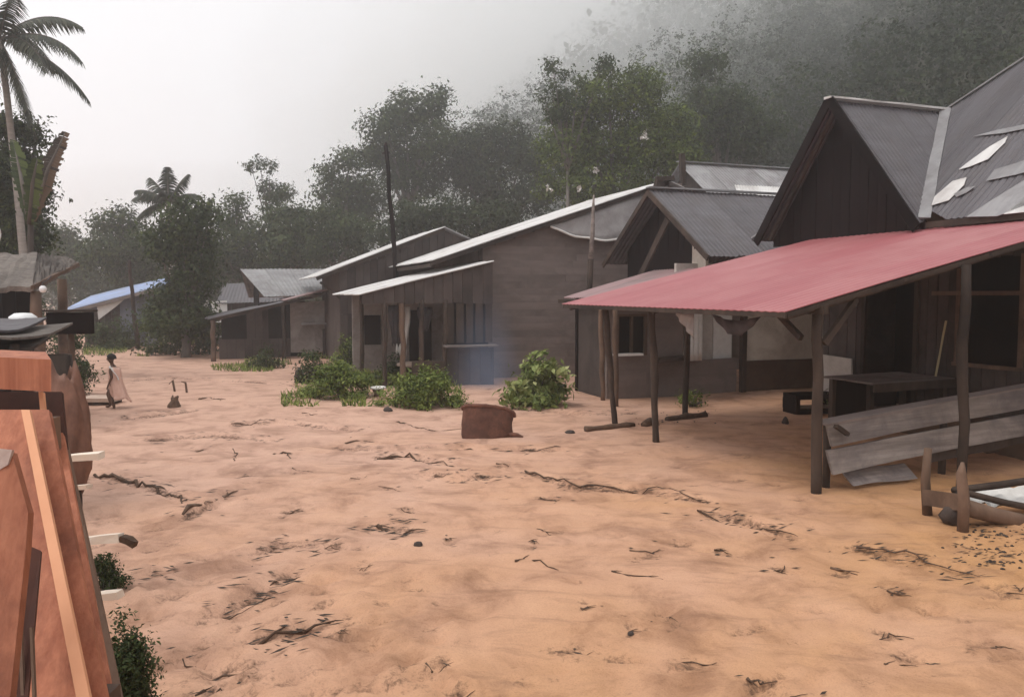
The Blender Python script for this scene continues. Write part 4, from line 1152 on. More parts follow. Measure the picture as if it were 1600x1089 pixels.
def small_things():
    # dark crate
    c = gnd(1268, 644)
    root = empty('crate', c, R(12), 'dark open wooden crate lying left of the bench', 'crate')
    for y in (-.25, .25):
        MB().box(-.5, .5, y - .02, y + .02, .0, .08).build('bottom_rail', BLACKB, root)
        MB().box(-.5, .5, y - .02, y + .02, .30, .40).build('top_rail', BLACKB, root)
        for x in (-.47, .47): MB().box(x - .04, x + .04, y - .018, y + .018, .08, .30).build('stile', BLACKB, root)
    for x in (-.5, .5): MB().box(x - .02, x + .02, -.23, .23, 0, .4).build('end_board', BLACKB, root)
    MB().box(-.48, .48, -.23, .23, .1, .12).build('shelf', WAINS, root)
    # pale stick on the wall
    a = UW(5.98, 3.3, .35)
    root = MB(); root.beam((0, 0, .6), (.07, -.12, 1.62), .045, .03, 4, .004)
    o = root.build('stick', M("pale_bamboo", (.36, .29, .16), (.48, .40, .24), 4, rnd=0), None, False, a, ROT)
    tag(o, 'pale yellow stick leaning on the dark house wall', 'stick')
    # white board beside the door, with a weed in front
    a = UW(5.93, 5.2)
    m = MB(); m.prism([(0, 0, 0), (1.1, 0, 0), (1.12, .06, 1.2), (.02, .06, 1.16)], (0, .035, 0))
    o = m.build('panel', PLASTER, None, False, (a.x, a.y, -.02), ROT + math.pi / 2); tag(o, 'pale panel standing against the house wall behind the small weed', 'panel')
    # cloth festoon under the eave
    m = MB(); P = []
    for i in range(25):
        f = i / 24
        sag = .24 * math.sin(f * math.pi) + .01 * math.sin(f * 21)
        P.append([Vector((0.02 * math.sin(i + k), f * 1.15, -sag * .85 * (k / 3) - sag * .35)) for k in range(4)])
    m.grid(P, (.008, 0, 0))
    a = UW(.45, 1.0, 2.17)
    o = m.build('cloth', CLOTH_D, None, True, a, ROT); tag(o, 'dark cloth hanging in a loop under the red eave', 'cloth')
    m = MB(); P = []
    for i in range(13):
        f = i / 12
        P.append([Vector((.02 * math.sin(i * 1.3), f * .5, -.02 - (.34 * (1 - f) + .04) * k / 4)) for k in range(5)])
    m.grid(P, (.008, 0, 0))
    a = UW(.45, 2.6, 2.18)
    o = m.build('cloth', CLOTH_G, None, True, a, ROT); tag(o, 'grey cloth scrap pinned under the red eave', 'cloth')
    # washing in the far porch
    for (w, t, z, hgt, wd, lab, mt) in ((-1.75, 13.4, 2.15, 1.05, .42, 'long dark garment hanging left in the far porch', CLOTH_D),
                                    (-.95, 13.5, 2.1, .62, .4, 'short dark shirt hanging right in the far porch', CLOTH_D),
                                    (-1.45, 14.2, 2.1, 1.3, .5, 'pale sheet hanging deep in the far porch', CLOTH_W)):
        m = MB(); P = []
        for i in range(11):
            f = i / 10
            P.append([Vector(((f - .5) * wd * (1 - .35 * k / 6 + .12 * math.sin(k)), .03 * math.sin(i * 1.7 + k * .6), -hgt * k / 6 * (1 + .06 * math.sin(i * 2)))) for k in range(7)])
        m.grid(P, (0, .01, 0)); a = UW(w, t, z)
        o = m.build('garment', mt, None, True, a, ROT); tag(o, lab, 'garment')
    # buckets and slabs among the bushes
    c = gnd(591, 624)
    root = empty('stump', c, 0, 'short dark stump with white top between the two large bushes', 'stump')
    MB().tube([(0, 0, -.1), (.01, 0, .15), (0, 0, .25)], [.13, .11, .15], 9, .12).build('trunk', TWIG, root, True)
    MB().lathe((0, 0, .25), [(.18, 0), (.19, .03), (.17, .05)], 12, .06).build('lid', CLOTH_W, root)
    c = gnd(665, 600)
    root = empty('table', c, R(10), 'pale low table top showing above the middle bush', 'table')
    MB().lathe((0, 0, .5), [(.75, 0), (.8, .03), (.78, .08), (.70, .1)], 20, .04, 1, .6).build('top', SLAB, root)
    for x in (-.45, .45): MB().tube([(x, 0, -.1), (x, 0, .5)], .07, 7, .1).build('leg', WOOD_D, root, True)
    c = gnd(160, 634)
    root = empty('slab', c, R(6), 'flat pale slab on a dark base where the child stands', 'slab')
    MB().prism([(-.42, -.28, .12), (.36, -.34, .12), (.40, .3, .12), (-.38, .36, .12)], (0, 0, .08)).build('top', SLAB, root)
    MB().box(-.36, .32, -.24, .26, -.1, .118).build('base', TWIG, root)
    # half-buried rusty iron tub
    c = gnd(762, 682)
    root = empty('tub', c, R(8), 'half-buried rusty red iron tub tilted in the sand', 'tub')
    m = MB(); P = []
    for j in range(10):
        f = j / 9
        row = []
        for k in range(29):
            e = k / 28
            a = R(-188 + 196 * e)
            r = .42 + .03 * f + .02 * math.sin(e * 9 + f * 4) + random.uniform(-.005, .005)
            lo = -.12 + .20 * e * e
            hi = .46 + .08 * math.sin(math.pi * min(1, e * 1.02)) ** .6 - .10 * e * e
            row.append(Vector((r * math.cos(a), r * .36 * math.sin(a) + .10 * f * (1 - e), lo + (hi - lo) * f + random.uniform(-.004, .004))))
        P.append(row)
    m.grid(P, (.0, .035, 0)); m.build('shell', RUST, root, True)
    P[7] = P[9]
    root.rotation_euler = (R(-10), R(3), R(8))
    MB().tube([P[7][k] + Vector((0, .012, 0)) for k in range(29)], .036, 7, .16).build('rim', RUST, root, True)
    MB().tube([(.36, -.05, .05), (.5, -.08, .04), (.6, -.1, .0)], [.05, .04, .02], 6, .2).build('foot', RUST, root, True)
    # logs by the porch posts
    for (a, b, r, lab) in (((915, 675), (990, 668), .06, 'cut log lying at the foot of the thin left porch post'),
                           ((1006, 669), (1024, 665), .085, 'short dark log end touching the middle porch post'),
                           ((1042, 660), (1102, 652), .07, 'bent dark log behind the middle porch post')):
        p0, p1 = gnd(*a), gnd(*b)
        mid = (p0 + p1) / 2
        pts = [p0 - mid + Vector((0, 0, r * .7)), Vector((0, 0, r * .9)), p1 - mid + Vector((0, 0, r * .7))]
        m = MB(); m.tube([pts[0].lerp(pts[1], k / 3) for k in range(3)] + [pts[1].lerp(pts[2], k / 3) for k in range(4)], [r * random.uniform(.75, 1.15) for _ in range(7)], 9, .12)
        tag(m.build('log', TWIG, None, True, (mid.x, mid.y, 0)), lab, 'log')
    def rock(px, py, rx, rz_, lab, name='stone', cat='stone', group=None):
        c = on(px, py)
        m = MB(); m.lathe((0, 0, 0), [(.3 * rx, -rz_ * .6), (.9 * rx, -rz_ * .3), (rx, .2 * rz_), (.7 * rx, .75 * rz_), (.2 * rx, rz_)], 9, .16, 1, .75)
        o = m.build(name, STONE, None, True, c, random.uniform(0, 3)); tag(o, lab, cat, group); return o
    rock(1227, 664, .085, .14, 'black stone alone on the ground left of the crate')
    rock(891, 676, .12, .05, 'flat black stone left of the cut log')
    rock(606, 645, .12, .09, 'black stone at the front of the middle bush')
    rock(653, 856, .055, .04, 'small black stone in the middle of the sand')
    rock(986, 987, .028, .03, 'tiny black pebble in the near sand')
    rock(468, 598, .15, .42, 'dark upright boulder left of the left bush', 'boulder', 'boulder')
    # burnt stump and its prongs on the path
    c = gnd(272, 641)
    root = empty('stump', c, 0, 'small black burnt stump right of the child', 'stump')
    MB().tube([(0, 0, -.05), (0, 0, .1), (.03, 0, .24), (.09, .02, .3)], [.14, .12, .06, .02], 8, .2).build('stub', TWIG, root, True)
    MB().tube([(0, 0, .12), (-.03, 0, .25), (-.02, 0, .32)], [.05, .035, .012], 6, .2).build('prong', TWIG, root, True)
    for (a, b, c_, lab) in (((264, 600), (270, 594), (273, 612), 'thin bent black stick standing beyond the burnt stump'),
                       ((283, 596), (290, 598), (292, 614), 'forked black stick standing right of the bent stick')):
        g0 = gnd(c_[0], c_[1] + 3); Y = g0.y
        m = MB(); m.tube([Vector((0, 0, -.03)), at(*c_, Y) - g0, at(*b, Y) - g0, at(*a, Y) - g0], [.025, .03, .03, .012], 6, .15)
        tag(m.build('stick', TWIG, None, True, g0), lab, 'stick')
small_things()

# ------------------------------------------------------------------ child
def child():
    base = gnd(179, 642)
    root = empty('person', (base.x, base.y, 0.0), R(180), 'child in a loose pink wrap with white cloth over the shoulder walking', 'person')
    # local frame: +x is where the child faces (photo left), y sideways; height 1.2
    V, E, Rd = [], [], []
    def j(p, r): V.append(p); Rd.append(r); return len(V) - 1
    def ch(start, pts):
        a = start
        for p, r in pts:
            b = j(p, r); E.append((a, b)); a = b
        return a
    pel = j((0, 0, .60), .085)
    ch1 = ch(pel, [((.0, 0, .72), .085), ((-.01, 0, .86), .09)])
    nk = ch(ch1, [((.01, 0, .965), .038), ((.03, 0, 1.02), .036)])
    hd = ch(nk, [((.045, 0, 1.07), .070), ((.045, 0, 1.12), .078), ((.035, 0, 1.165), .055)])
    for s, kn, an, toe in ((1, (.06, .06, .33), (-.03, .06, .07), (.09, .065, .025)), (-1, (.16, -.06, .36), (.10, -.06, .12), (.22, -.06, .09))):
        hp = ch(pel, [((.0, s * .06, .56), .068)])
        ch(hp, [((kn[0] * .5, kn[1], (kn[2] + .56) / 2), .056), (kn, .044), (((kn[0] + an[0]) / 2 - .01, kn[1], (kn[2] + an[2]) / 2), .04), (an, .027), ((toe[0] * .5 + an[0] * .5, toe[1], an[2] - .035), .027), (toe, .018)])
    hands = []
    for s, el, wr in ((1, (-.04, .15, .72), (.04, .15, .56)), (-1, (.05, -.15, .71), (.13, -.13, .57))):
        sh = ch(ch1, [((0, s * .105, .90), .042)])
        e = ch(sh, [((-.01, s * .13, .81), .035), (el, .030), (((el[0] + wr[0]) / 2, el[1], (el[2] + wr[2]) / 2), .026), (wr, .019)])
        hands.append((e, wr, s))
    for e, wr, s in hands:
        pm = ch(e, [((wr[0] + .012, wr[1], wr[2] - .035), .022)])
        for k in range(4):
            y = wr[1] + (k - 1.5) * .013
            l = (.035, .045, .042, .03)[k]
            ch(pm, [((wr[0] + .02, y, wr[2] - .06), .0065), ((wr[0] + .024, y, wr[2] - .06 - l * .5), .006), ((wr[0] + .018, y, wr[2] - .06 - l), .005)])
        ch(pm, [((wr[0] + .03, wr[1] - s * .02, wr[2] - .045), .007), ((wr[0] + .036, wr[1] - s * .024, wr[2] - .07), .0055)])
    me = bpy.data.meshes.new('body'); me.from_pydata(V, E, [])
    me.materials.append(SKIN)
    o = bpy.data.objects.new('body', me); C.objects.link(o); o.parent = root
    md = o.modifiers.new('skin', 'SKIN'); md.use_smooth_shade = True
    for i, r in enumerate(Rd): me.skin_vertices[0].data[i].radius = (r, r)
    me.skin_vertices[0].data[0].use_root = True
    sb = o.modifiers.new('sub', 'SUBSURF'); sb.levels = 1; sb.render_levels = 1
    # face
    MB().tube([(.108, 0, 1.105), (.128, 0, 1.085), (.112, 0, 1.075)], [.008, .013, .008], 6).build('nose', SKIN, root, True)
    for s in (-1, 1):
        MB().lathe((.108, s * .03, 1.108), [(.003, -.007), (.010, 0), (.003, .007)], 8).build('eye', HAIR, root, True)
        MB().lathe((.035, s * .078, 1.095), [(.008, -.02), (.014, 0), (.008, .022)], 8, 0, 1, .5).build('ear', SKIN, root, True)
    MB().tube([(.104, -.02, 1.052), (.112, 0, 1.050), (.104, .02, 1.052)], .006, 6).build('mouth', RUST, root, True)
    # hair: short, close and dark
    m = MB(); P = []
    for jn in range(9):
        a = R(95 - 112 * jn / 8)
        z = 1.118 + .092 * math.sin(a)
        r = .098 * max(.02, math.cos(a)) if jn else .004
        P.append([Vector((.030 + r * math.cos(b) * (.86 if math.cos(b) > 0 and jn > 4 else 1.02) + random.uniform(-.003, .003), r * .92 * math.sin(b), z + (.035 if math.cos(b) > .35 and jn > 5 else 0))) for b in [2 * math.pi * k / 24 for k in range(24)] + [0]])
        P[-1][-1] = P[-1][0].copy()
    m.grid(P); m.build('hair', HAIR, root, True)
    # wrap: from the armpits to below the knee, flaring behind
    prof = [(.112, .93, 0), (.120, .86, -.005), (.118, .76, -.015), (.125, .66, -.02), (.138, .56, -.04), (.15, .47, -.065), (.16, .38, -.09), (.17, .30, -.12)]
    m = MB(); P = []
    for jn, (r, z, dx) in enumerate(prof):
        row = []
        for k in range(41):
            b = 2 * math.pi * k / 40
            f = 1 + .14 * (jn / 7) * math.sin(b * 7 + jn * .5) + .08 * (jn / 7) * math.sin(b * 11 - jn * .3)
            row.append(Vector((dx + r * f * math.cos(b) * (1.25 if math.cos(b) < 0 else .9), r * f * .95 * math.sin(b), z + (.04 * math.sin(b * 3) - .09 * max(0, -math.cos(b)) ** 2) * jn / 7)))
        P.append(row)
    m.grid(P, (0, 0, -.006)); m.build('wrap', CLOTH_P, root, True)
    m = MB(); P = []
    for jn in range(9):
        f = jn / 8
        c = Vector((.02 - .17 * f, .02, .945 - .02 * f - .24 * f * f))
        P.append([c + Vector((.015 * math.sin(k * 1.3 + jn), (k / 8 - .5) * (.26 - .05 * f), -.10 * abs(k / 8 - .5) ** 1.3 + .02)) for k in range(9)])
    m.grid(P, (.0, 0, -.01)); m.build('shoulder_cloth', CLOTH_W, root, True)
child()

# ------------------------------------------------------------------ bushes
def bush(label, px, py, wpx, hpx, n, size, mat, group=None, trunk=True, name='bush', clump=None, up=.6):
    """base at the photo point; width and height in photo pixels"""
    b = gnd(px, py); k = b.y / F
    W, H_ = wpx * k, hpx * k
    b.y += W * .3
    root = empty(name, (b.x, b.y, gz(b.x, b.y)), 0, label, 'bush', group)
    g = random.Random(px)
    blobs = []
    for q in range(15):
        a = g.uniform(0, 6.28); rr = g.uniform(.05, .42) ** .8 * W * .8
        r = W * g.uniform(.09, .2)
        hh = H_ * g.uniform(.25, .78) * (1.1 - .9 * (rr / W))
        blobs.append((math.cos(a) * rr, math.sin(a) * rr * .8, max(hh, H_ * .16), r, r * .9, H_ * g.uniform(.12, .28)))
    for q in range(9):
        a = g.uniform(0, 6.28); rr = g.uniform(.3, .62) * W
        blobs.append((math.cos(a) * rr, math.sin(a) * rr * .7, H_ * .10, W * g.uniform(.07, .14), W * .1, H_ * g.uniform(.07, .14)))
    for q in range(7):          # single shoots above the rest
        a = g.uniform(0, 6.28); rr = g.uniform(0, .32) * W
        blobs.append((math.cos(a) * rr, math.sin(a) * rr * .8, H_ * g.uniform(.72, .98), W * .035, W * .035, H_ * .12))
    foliage('foliage', blobs, n, size, mat, root, clump or size * 2.0, .3, .42, up)
    m = MB()
    for bl in blobs[:6]:
        m.tube([(0, 0, -.1), (bl[0] * .4, bl[1] * .4, bl[2] * .5), bl[:3]], [.03, .022, .01], 5, .1)
    m.build('stems', BARK, root, True)
    return root
bush('pale leafy rounded shrub on a thick stem in front of the board wall', 845, 640, 112, 86, 3600, .17, LEAF_S, clump=.2)
bush('wide feathery green bush right of the white topped stump', 662, 642, 122, 60, 7500, .09, LEAF_B, up=.8)
bush('wide green bush left of the white topped stump', 524, 630, 122, 62, 6500, .085, LEAF_B, up=.8)
bush('small dark bush behind the boulder', 486, 602, 50, 56, 1200, .10, LEAF_T)
bush('tall thin bush at the corner of the far porch', 572, 580, 84, 70, 2600, .10, LEAF_T)
bush('light green bush before the dark board house', 536, 576, 66, 48, 1600, .10, LEAF_B)
bush('small bush behind the white topped stump', 612, 602, 50, 46, 1100, .10, LEAF_T)
bush('low bush at the lean-to of the small low house', 412, 576, 46, 36, 900, .12, LEAF_T)
bush('large dark bush under the tall tree by the path', 285, 556, 130, 90, 3400, .2, LEAF_T)
bush('low weeds spreading before the far porch', 600, 606, 170, 24, 1800, .09, LEAF_B)
bush('green bush below the slate blue roof', 215, 542, 80, 60, 2200, .2, LEAF_B)
bush('dusty bush at the left edge of the path', 160, 548, 90, 50, 2200, .18, LEAF_T)
bush('dark shrub beside the path behind the rusty sheet roll', 112, 622, 60, 118, 4200, .085, LEAF_T)
bush('small weed growing before the pale panel', 1330, 648, 50, 34, 500, .09, LEAF_B)
bush('thin weeds at the low wall of the grey house', 1085, 636, 70, 26, 500, .07, LEAF_B)
bush('green bush at the foot of the orange fence', 186, 1120, 62, 165, 9000, .032, LEAF_T, clump=.07)
bush('dark green plant under the third lath end', 160, 925, 54, 66, 3500, .028, LEAF_T, clump=.05)
bush('dark bush filling the gap under the thatched hut', 20, 590, 150, 120, 5000, .10, LEAF_T)
def verge_grass():
    n = 14000
    px = np.concatenate([rng.uniform(330, 720, n // 2), rng.uniform(130, 330, n // 4), rng.uniform(440, 720, n // 4)])
    py = np.concatenate([rng.uniform(556, 592, n // 2), rng.uniform(536, 556, n // 4), rng.uniform(590, 640, n // 4)])
    keep = vnoise(px / 37, py / 9, 31) > -.02
    Q, T_ = [], []
    for x, y in zip(px[keep], py[keep]):
        p = np.array(on(x, y))
        a = rng.uniform(0, 6.28); l = rng.uniform(.05, .17)
        s = np.array([math.cos(a), math.sin(a), 0]) * .02
        tip = p + np.array([rng.normal() * .06, rng.normal() * .06, l])
        Q.append([p - s, p + s, tip + s * .3, tip - s * .3]); T_.append(rng.random())
    tag(np_quads('grass', np.array(Q), np.array(T_), LEAF_B), 'patchy low grass along the house fronts', 'grass', kind='stuff')
verge_grass()

# ------------------------------------------------------------------ palms and banana
def frond(root, c, dirv, length, droop, n=46, mat=LEAF_P, leaf=.5):
    pts = []
    d = Vector(dirv).normalized()
    p = Vector(c); v = d.copy()
    N = 14
    for k in range(N + 1):
        pts.append(p.copy())
        v = (v + Vector((0, 0, -droop / N * (1 + 1.2 * k / N)))).normalized()
        p = p + v * (length / N)
    Q, T_ = [], []
    for i in range(n):
        f = .10 + .9 * i / n
        k = min(int(f * N), N - 1); e = f * N - k
        a = pts[k].lerp(pts[k + 1], e); tg = (pts[k + 1] - pts[k]).normalized()
        sd = tg.cross(Vector((0, 0, 1)))
        sd = sd.normalized() if sd.length > .05 else Vector((1, 0, 0))
        L = leaf * (math.sin(math.pi * (.12 + .82 * f)) ** .7) * random.uniform(.8, 1.1)
        for s in (-1, 1):
            dd = (sd * s * .75 + tg * .55 + Vector((0, 0, -.55 - .3 * random.random()))).normalized()
            m_ = a + dd * L * .5 + Vector((0, 0, .03 * L))
            tip = a + dd * L + Vector((0, 0, -.18 * L))
            wv = tg * .022
            Q.append([a - wv, a + wv, m_ + wv * 1.2, m_ - wv * 1.2]); Q.append([m_ - wv * 1.2, m_ + wv * 1.2, tip + wv * .15, tip - wv * .15])
            tt = random.random(); T_ += [tt, tt]
    fo = np_quads('frond', np.array([[tuple(x) for x in q] for q in Q]), np.array(T_), mat, root)
    MB().tube(pts, [.03 * (1 - .85 * k / N) for k in range(N + 1)], 5).build('rib', BARK, fo, True)
def palm(label, Y, crown_px, base_px, fronds, r, leaf, sc, mat=LEAF_P):
    c = at(*crown_px, Y)
    b = at(*base_px, Y); b.z = 0
    # trunk line through the two photo points, on to the ground
    root = empty('palm_tree', b, 0, label, 'palm tree')
    cc = c - b
    pts = [Vector((0, 0, -.3))]
    for k in range(1, 13):
        f = k / 12
        pts.append(Vector((cc.x * f ** 1.6, 0, cc.z * f)))
    MB().tube(pts, [r * (1.25 - .45 * k / 12) for k in range(13)], 9, .05).build('trunk', PALMBARK, root, True)
    for (dx, dz, dy, L, dr) in fronds:
        frond(root, cc, (dx, dy, dz), L * sc, dr, mat=mat, leaf=leaf)
palm('tall coconut palm with a pale trunk at the upper left', 22, (0, 62), (40, 330),
     [(1, .35, -.1, 2.6, .9), (.9, -.15, .3, 2.7, .75), (.5, -.8, -.2, 2.6, .5), (.25, -1, .3, 2.6, .25), (.8, .95, .2, 2.3, 1.0), (1, .1, -.6, 2.6, .9), (-.3, 1, .2, 2.2, 1.0), (-1, .2, .2, 2.6, .9),
      (-.7, -.6, -.3, 2.6, .6), (.1, .7, 1, 2.5, 1.1), (.2, .5, -1, 2.6, 1.1), (-.6, .6, -.6, 2.5, 1.0), (.05, -1, -.5, 2.4, .2), (.5, .9, -.5, 2.2, 1.0)], .095, .52, 1.0)
palm('small palm rising behind the tall dark tree by the path', 36, (263, 318), (275, 500),
     [(0, 1, 0, 1.6, .3), (.45, 1, 0, 1.6, .5), (-.5, 1, .2, 1.6, .5), (.9, .8, 0, 1.6, .8), (-.9, .7, 0, 1.7, .8), (-1, .1, .2, 1.8, .7), (1, .1, .3, 1.7, .9), (-.2, .9, .8, 1.5, .6), (.2, .8, -.9, 1.5, .7), (-.7, .9, -.6, 1.5, .7)], .16, .55, 1.0)
def banana():
    b = at(40, 420, 19); b.z = 0
    root = empty('banana_plant', b, 0, 'banana plant with one upright torn dry leaf by the palm', 'banana plant')
    def leaf(p0, p1, wd, mat, nm):
        m = []
        T_ = []
        P0, P1 = p0 - b, p1 - b
        ax = (P1 - P0); side = Vector((.85, .5, -.25)).normalized()
        N = 30
        for i in range(N):
            f0, f1 = i / N, (i + (.99 if random.random() < .86 else .8)) / N
            for s in (-1, 1):
                w0 = wd * (math.sin(math.pi * (.08 + .86 * f0)) ** .6) * random.uniform(.72, 1.08)
                a0, a1 = P0 + ax * f0 + Vector((0, 0, .2 * math.sin(f0 * 3))), P0 + ax * f1 + Vector((0, 0, .2 * math.sin(f1 * 3)))
                o0 = side * s * w0 + Vector((0, .03, -.12 * w0))
                m.append([a0, a1, a1 + o0, a0 + o0 * random.uniform(.9, 1)]); T_.append(.9 if s > 0 and random.random() < .75 else random.uniform(.1, .5))
        lf = np_quads('leaf', np.array([[tuple(x) for x in q] for q in m]), np.array(T_), mat, root)
        MB().tube([P0, P0 + ax * .5 + Vector((0, 0, .2)), P1], [.05, .04, .012], 6).build('midrib', BARK, lf, True)
    leaf(at(50, 345, 19), at(102, 208, 19), .20, LEAF_D, 'leaf')
    leaf(at(45, 350, 19.2), at(20, 220, 19.6), .22, LEAF_T, 'leaf')
    leaf(at(45, 350, 18.9), at(58, 250, 18.4), .2, LEAF_T, 'leaf')
    MB().tube([(0, 0, -.2), (.05, 0, 1.5), at(48, 345, 19) - b], [.12, .10, .06], 8, .06).build('stem', WOOD_D, root, True)
banana()

# ------------------------------------------------------------------ trees one can tell apart
OT = tree('tree', 'big olive green tree above the board house roof', 46, [(905, 175, 40), (950, 150, 46), (1000, 140, 42), (885, 232, 44), (940, 232, 56), (1005, 222, 56), (1060, 245, 38), (915, 290, 42), (985, 292, 42), (1045, 195, 44), (862, 290, 26)], 17000, .30, LEAF_O, trunk_r=.3, clump=.55)
for (px, py) in ((906, 294), (930, 268), (1008, 210), (858, 296)):
    q = at(px, py, 43.5) - OT.location
    foliage('blossoms', [(q.x, q.y, q.z, .14, .14, .22)], 26, .2, CLOTH_W, OT, .1)
tree('tree', 'spindly tree with bare open sprigs left of the olive green tree', 44, [(863, 104, 11), (884, 118, 10), (860, 135, 9), (848, 155, 12), (880, 150, 14), (905, 128, 11), (945, 100, 15), (935, 118, 12), (872, 178, 18), (900, 160, 18)], 1500, .26, LEAF_T, trunk_r=.11, clump=.4, base=(3.0, 44))
tree('tree', 'dark tree between the olive green tree and the black gable', 56, [(1090, 100, 24), (1115, 95, 18), (1110, 150, 38), (1100, 205, 40), (1150, 175, 34), (1160, 225, 34), (1190, 200, 30)], 6000, .36, LEAF_T, trunk_r=.25)
tree('tree', 'tall grey green tree topping the wood above the leaning pole', 62, [(600, 205, 32), (635, 178, 36), (672, 170, 24), (615, 250, 44), (680, 225, 38), (650, 280, 46), (686, 150, 12), (585, 240, 20)], 9000, .40, LEAF_T, trunk_r=.3)
tree('tree', 'ragged tree at the left end of the hill wood', 60, [(545, 250, 20), (530, 292, 28), (512, 268, 16), (572, 305, 36), (550, 335, 34), (515, 330, 22), (500, 305, 12)], 5000, .38, LEAF_T, trunk_r=.25)
tree('tree', 'misty dark tree right of the tall grey green tree', 64, [(740, 232, 38), (788, 222, 38), (760, 280, 44), (822, 248, 34), (715, 270, 34), (830, 300, 36), (780, 330, 40)], 8000, .42, LEAF_F, trunk_r=.28)
tree('tree', 'low bushy tree behind the dark board house', 48, [(520, 352, 30), (500, 385, 28), (545, 390, 30), (480, 350, 16), (560, 360, 26)], 3600, .32, LEAF_T, trunk_r=.18)
tree('tree', 'dark tree standing behind the pale roof edges', 44, [(640, 345, 30), (690, 340, 34), (740, 345, 30), (790, 340, 28), (610, 370, 28)], 4500, .32, LEAF_F, trunk_r=.2)
tree('tree', 'tall dark tree by the path, dense to the ground', 31, [(288, 345, 32), (318, 330, 18), (270, 385, 32), (305, 395, 32), (298, 440, 34), (268, 470, 30), (300, 495, 34), (255, 505, 28), (325, 360, 16), (240, 365, 13)], 9000, .24, LEAF_T, trunk_r=.18)
tree('tree', 'hazy round tree left of the slate blue roof', 60, [(98, 372, 24), (85, 398, 26), (118, 400, 24), (100, 430, 30)], 3000, .40, LEAF_T, trunk_r=.2)
tree('tree', 'hazy bushy tree above the slate blue roof', 50, [(156, 350, 14), (190, 348, 24), (178, 388, 36), (215, 380, 28), (150, 400, 24), (205, 425, 30), (235, 410, 26)], 5200, .34, LEAF_T, trunk_r=.22)
tree('tree', 'broad tree right of the tall dark tree by the path', 52, [(370, 318, 14), (360, 345, 24), (350, 385, 32), (400, 370, 32), (375, 420, 34), (335, 420, 24)], 5000, .34, LEAF_T, trunk_r=.22)
tree('tree', 'thin tree with flat feathery top over the small low house', 56, [(405, 256, 13), (420, 262, 12), (392, 262, 8), (412, 285, 9), (425, 303, 22), (445, 300, 14), (430, 330, 20)], 1700, .28, LEAF_T, trunk_r=.12, clump=.35)
tree('tree', 'rounded tree between the feathery tree and the hill', 50, [(445, 350, 30), (470, 345, 26), (455, 385, 34), (425, 400, 28), (490, 390, 24)], 4600, .34, LEAF_T, trunk_r=.2)
tree('tree', 'dark leafy tree behind the coconut palm at the left edge', 23, [(20, 255, 34), (42, 300, 26), (24, 345, 38), (50, 370, 22), (40, 205, 14), (-30, 300, 50), (55, 220, 9), (60, 190, 7), (10, 390, 36), (50, 410, 24), (30, 300, 30), (8, 200, 20)], 15000, .2, LEAF_T, trunk_r=.2, clump=.4, hollow=.15)

# ------------------------------------------------------------------ twigs and litter on the sand
def twig(path, r, lab, cat='twig', name='twig', forks=2, group=None):
    P = [on(*q) for q in path]
    mid = sum(P, Vector()) / len(P)
    pts = []
    for a, b in zip(P[:-1], P[1:]):
        n = max(2, int((b - a).length / .09))
        for k in range(n):
            q = a.lerp(b, k / n)
            q.x += random.uniform(-.012, .012); q.y += .05 * math.sin(k * .9 + a.x * 7) + random.uniform(-.012, .012)
            q.z = gz(q.x, q.y) + r * random.uniform(-.5, .8)
            pts.append(q - mid)
    pts.append(P[-1] - mid)
    m = MB(); r = r * .72
    N = len(pts)
    m.tube(pts, [r * (1.1 - .75 * k / N) * random.uniform(.55, 1.4) for k in range(N)], 6, .3)
    for f in range(forks):
        k = random.randrange(0, N)
        d = (pts[min(k + 1, N - 1)] - pts[max(k - 1, 0)]); d.z = 0
        d = d.normalized() if d.length > 0 else Vector((1, 0, 0))
        sd = Vector((-d.y, d.x, 0)) * random.choice((-1, 1))
        L = random.uniform(4, 9) * r + .05
        e = pts[k] + (d * .95 + sd * .3) * L + Vector((0, 0, random.uniform(0, .5) * r))
        m.tube([pts[k], pts[k].lerp(e, .5) + Vector((0, 0, r * .5)), e], [r * .55, r * .4, r * .12], 5, .15)
    o = m.build(name, TWIG, None, True, mid)
    tag(o, lab, cat, group); return o
twig([(150, 742), (215, 755), (292, 784)], .035, 'thick dark root crossing the sand beside the first lath end', 'root', 'root', 5)
twig([(285, 806), (330, 788), (366, 765)], .03, 'dark root slanting up right of the thick root', 'root', 'root', 4)
twig([(820, 742), (905, 765), (960, 768), (1040, 770), (1100, 785)], .018, 'long thin root winding across the sand before the tub', 'root', 'root', 5)
twig([(1092, 803), (1150, 818), (1235, 836)], .016, 'thin dry twig in front of the porch corner post', 'twig', 'twig', 5)
twig([(1335, 853), (1400, 866), (1500, 891)], .018, 'long dry stalk lying in front of the trestle', 'twig', 'twig', 5)
twig([(805, 882), (830, 876), (856, 888)], .016, 'dark forked twig in the middle of the open sand', 'twig', 'twig', 4)
twig([(955, 893), (990, 902), (1036, 904)], .012, 'thin curved twig right of the dark forked twig', 'twig', 'twig', 3)
twig([(405, 1001), (455, 990), (512, 976)], .020, 'rough dark stalk in the near left sand', 'twig', 'twig', 5)
twig([(590, 716), (640, 716), (700, 727)], .024, 'dark twisted root left of the tub', 'root', 'root', 6)
twig([(725, 702), (800, 704), (876, 702)], .018, 'straight thin branch lying in front of the tub', 'branch', 'branch', 3)
twig([(590, 822), (615, 828), (642, 830)], .024, 'tangled brown twig bundle in the sand centre', 'twig', 'twig', 7)
twig([(360, 668), (390, 666), (412, 662)], .016, 'dry grassy twig on the far sand', 'twig', 'twig', 7)
twig([(428, 712), (442, 708), (456, 716)], .020, 'dark knotted twig on the left sand', 'twig', 'twig', 4)
twig([(362, 706), (370, 712), (366, 722)], .016, 'small upright forked twig left of the knotted twig', 'twig', 'twig', 4)
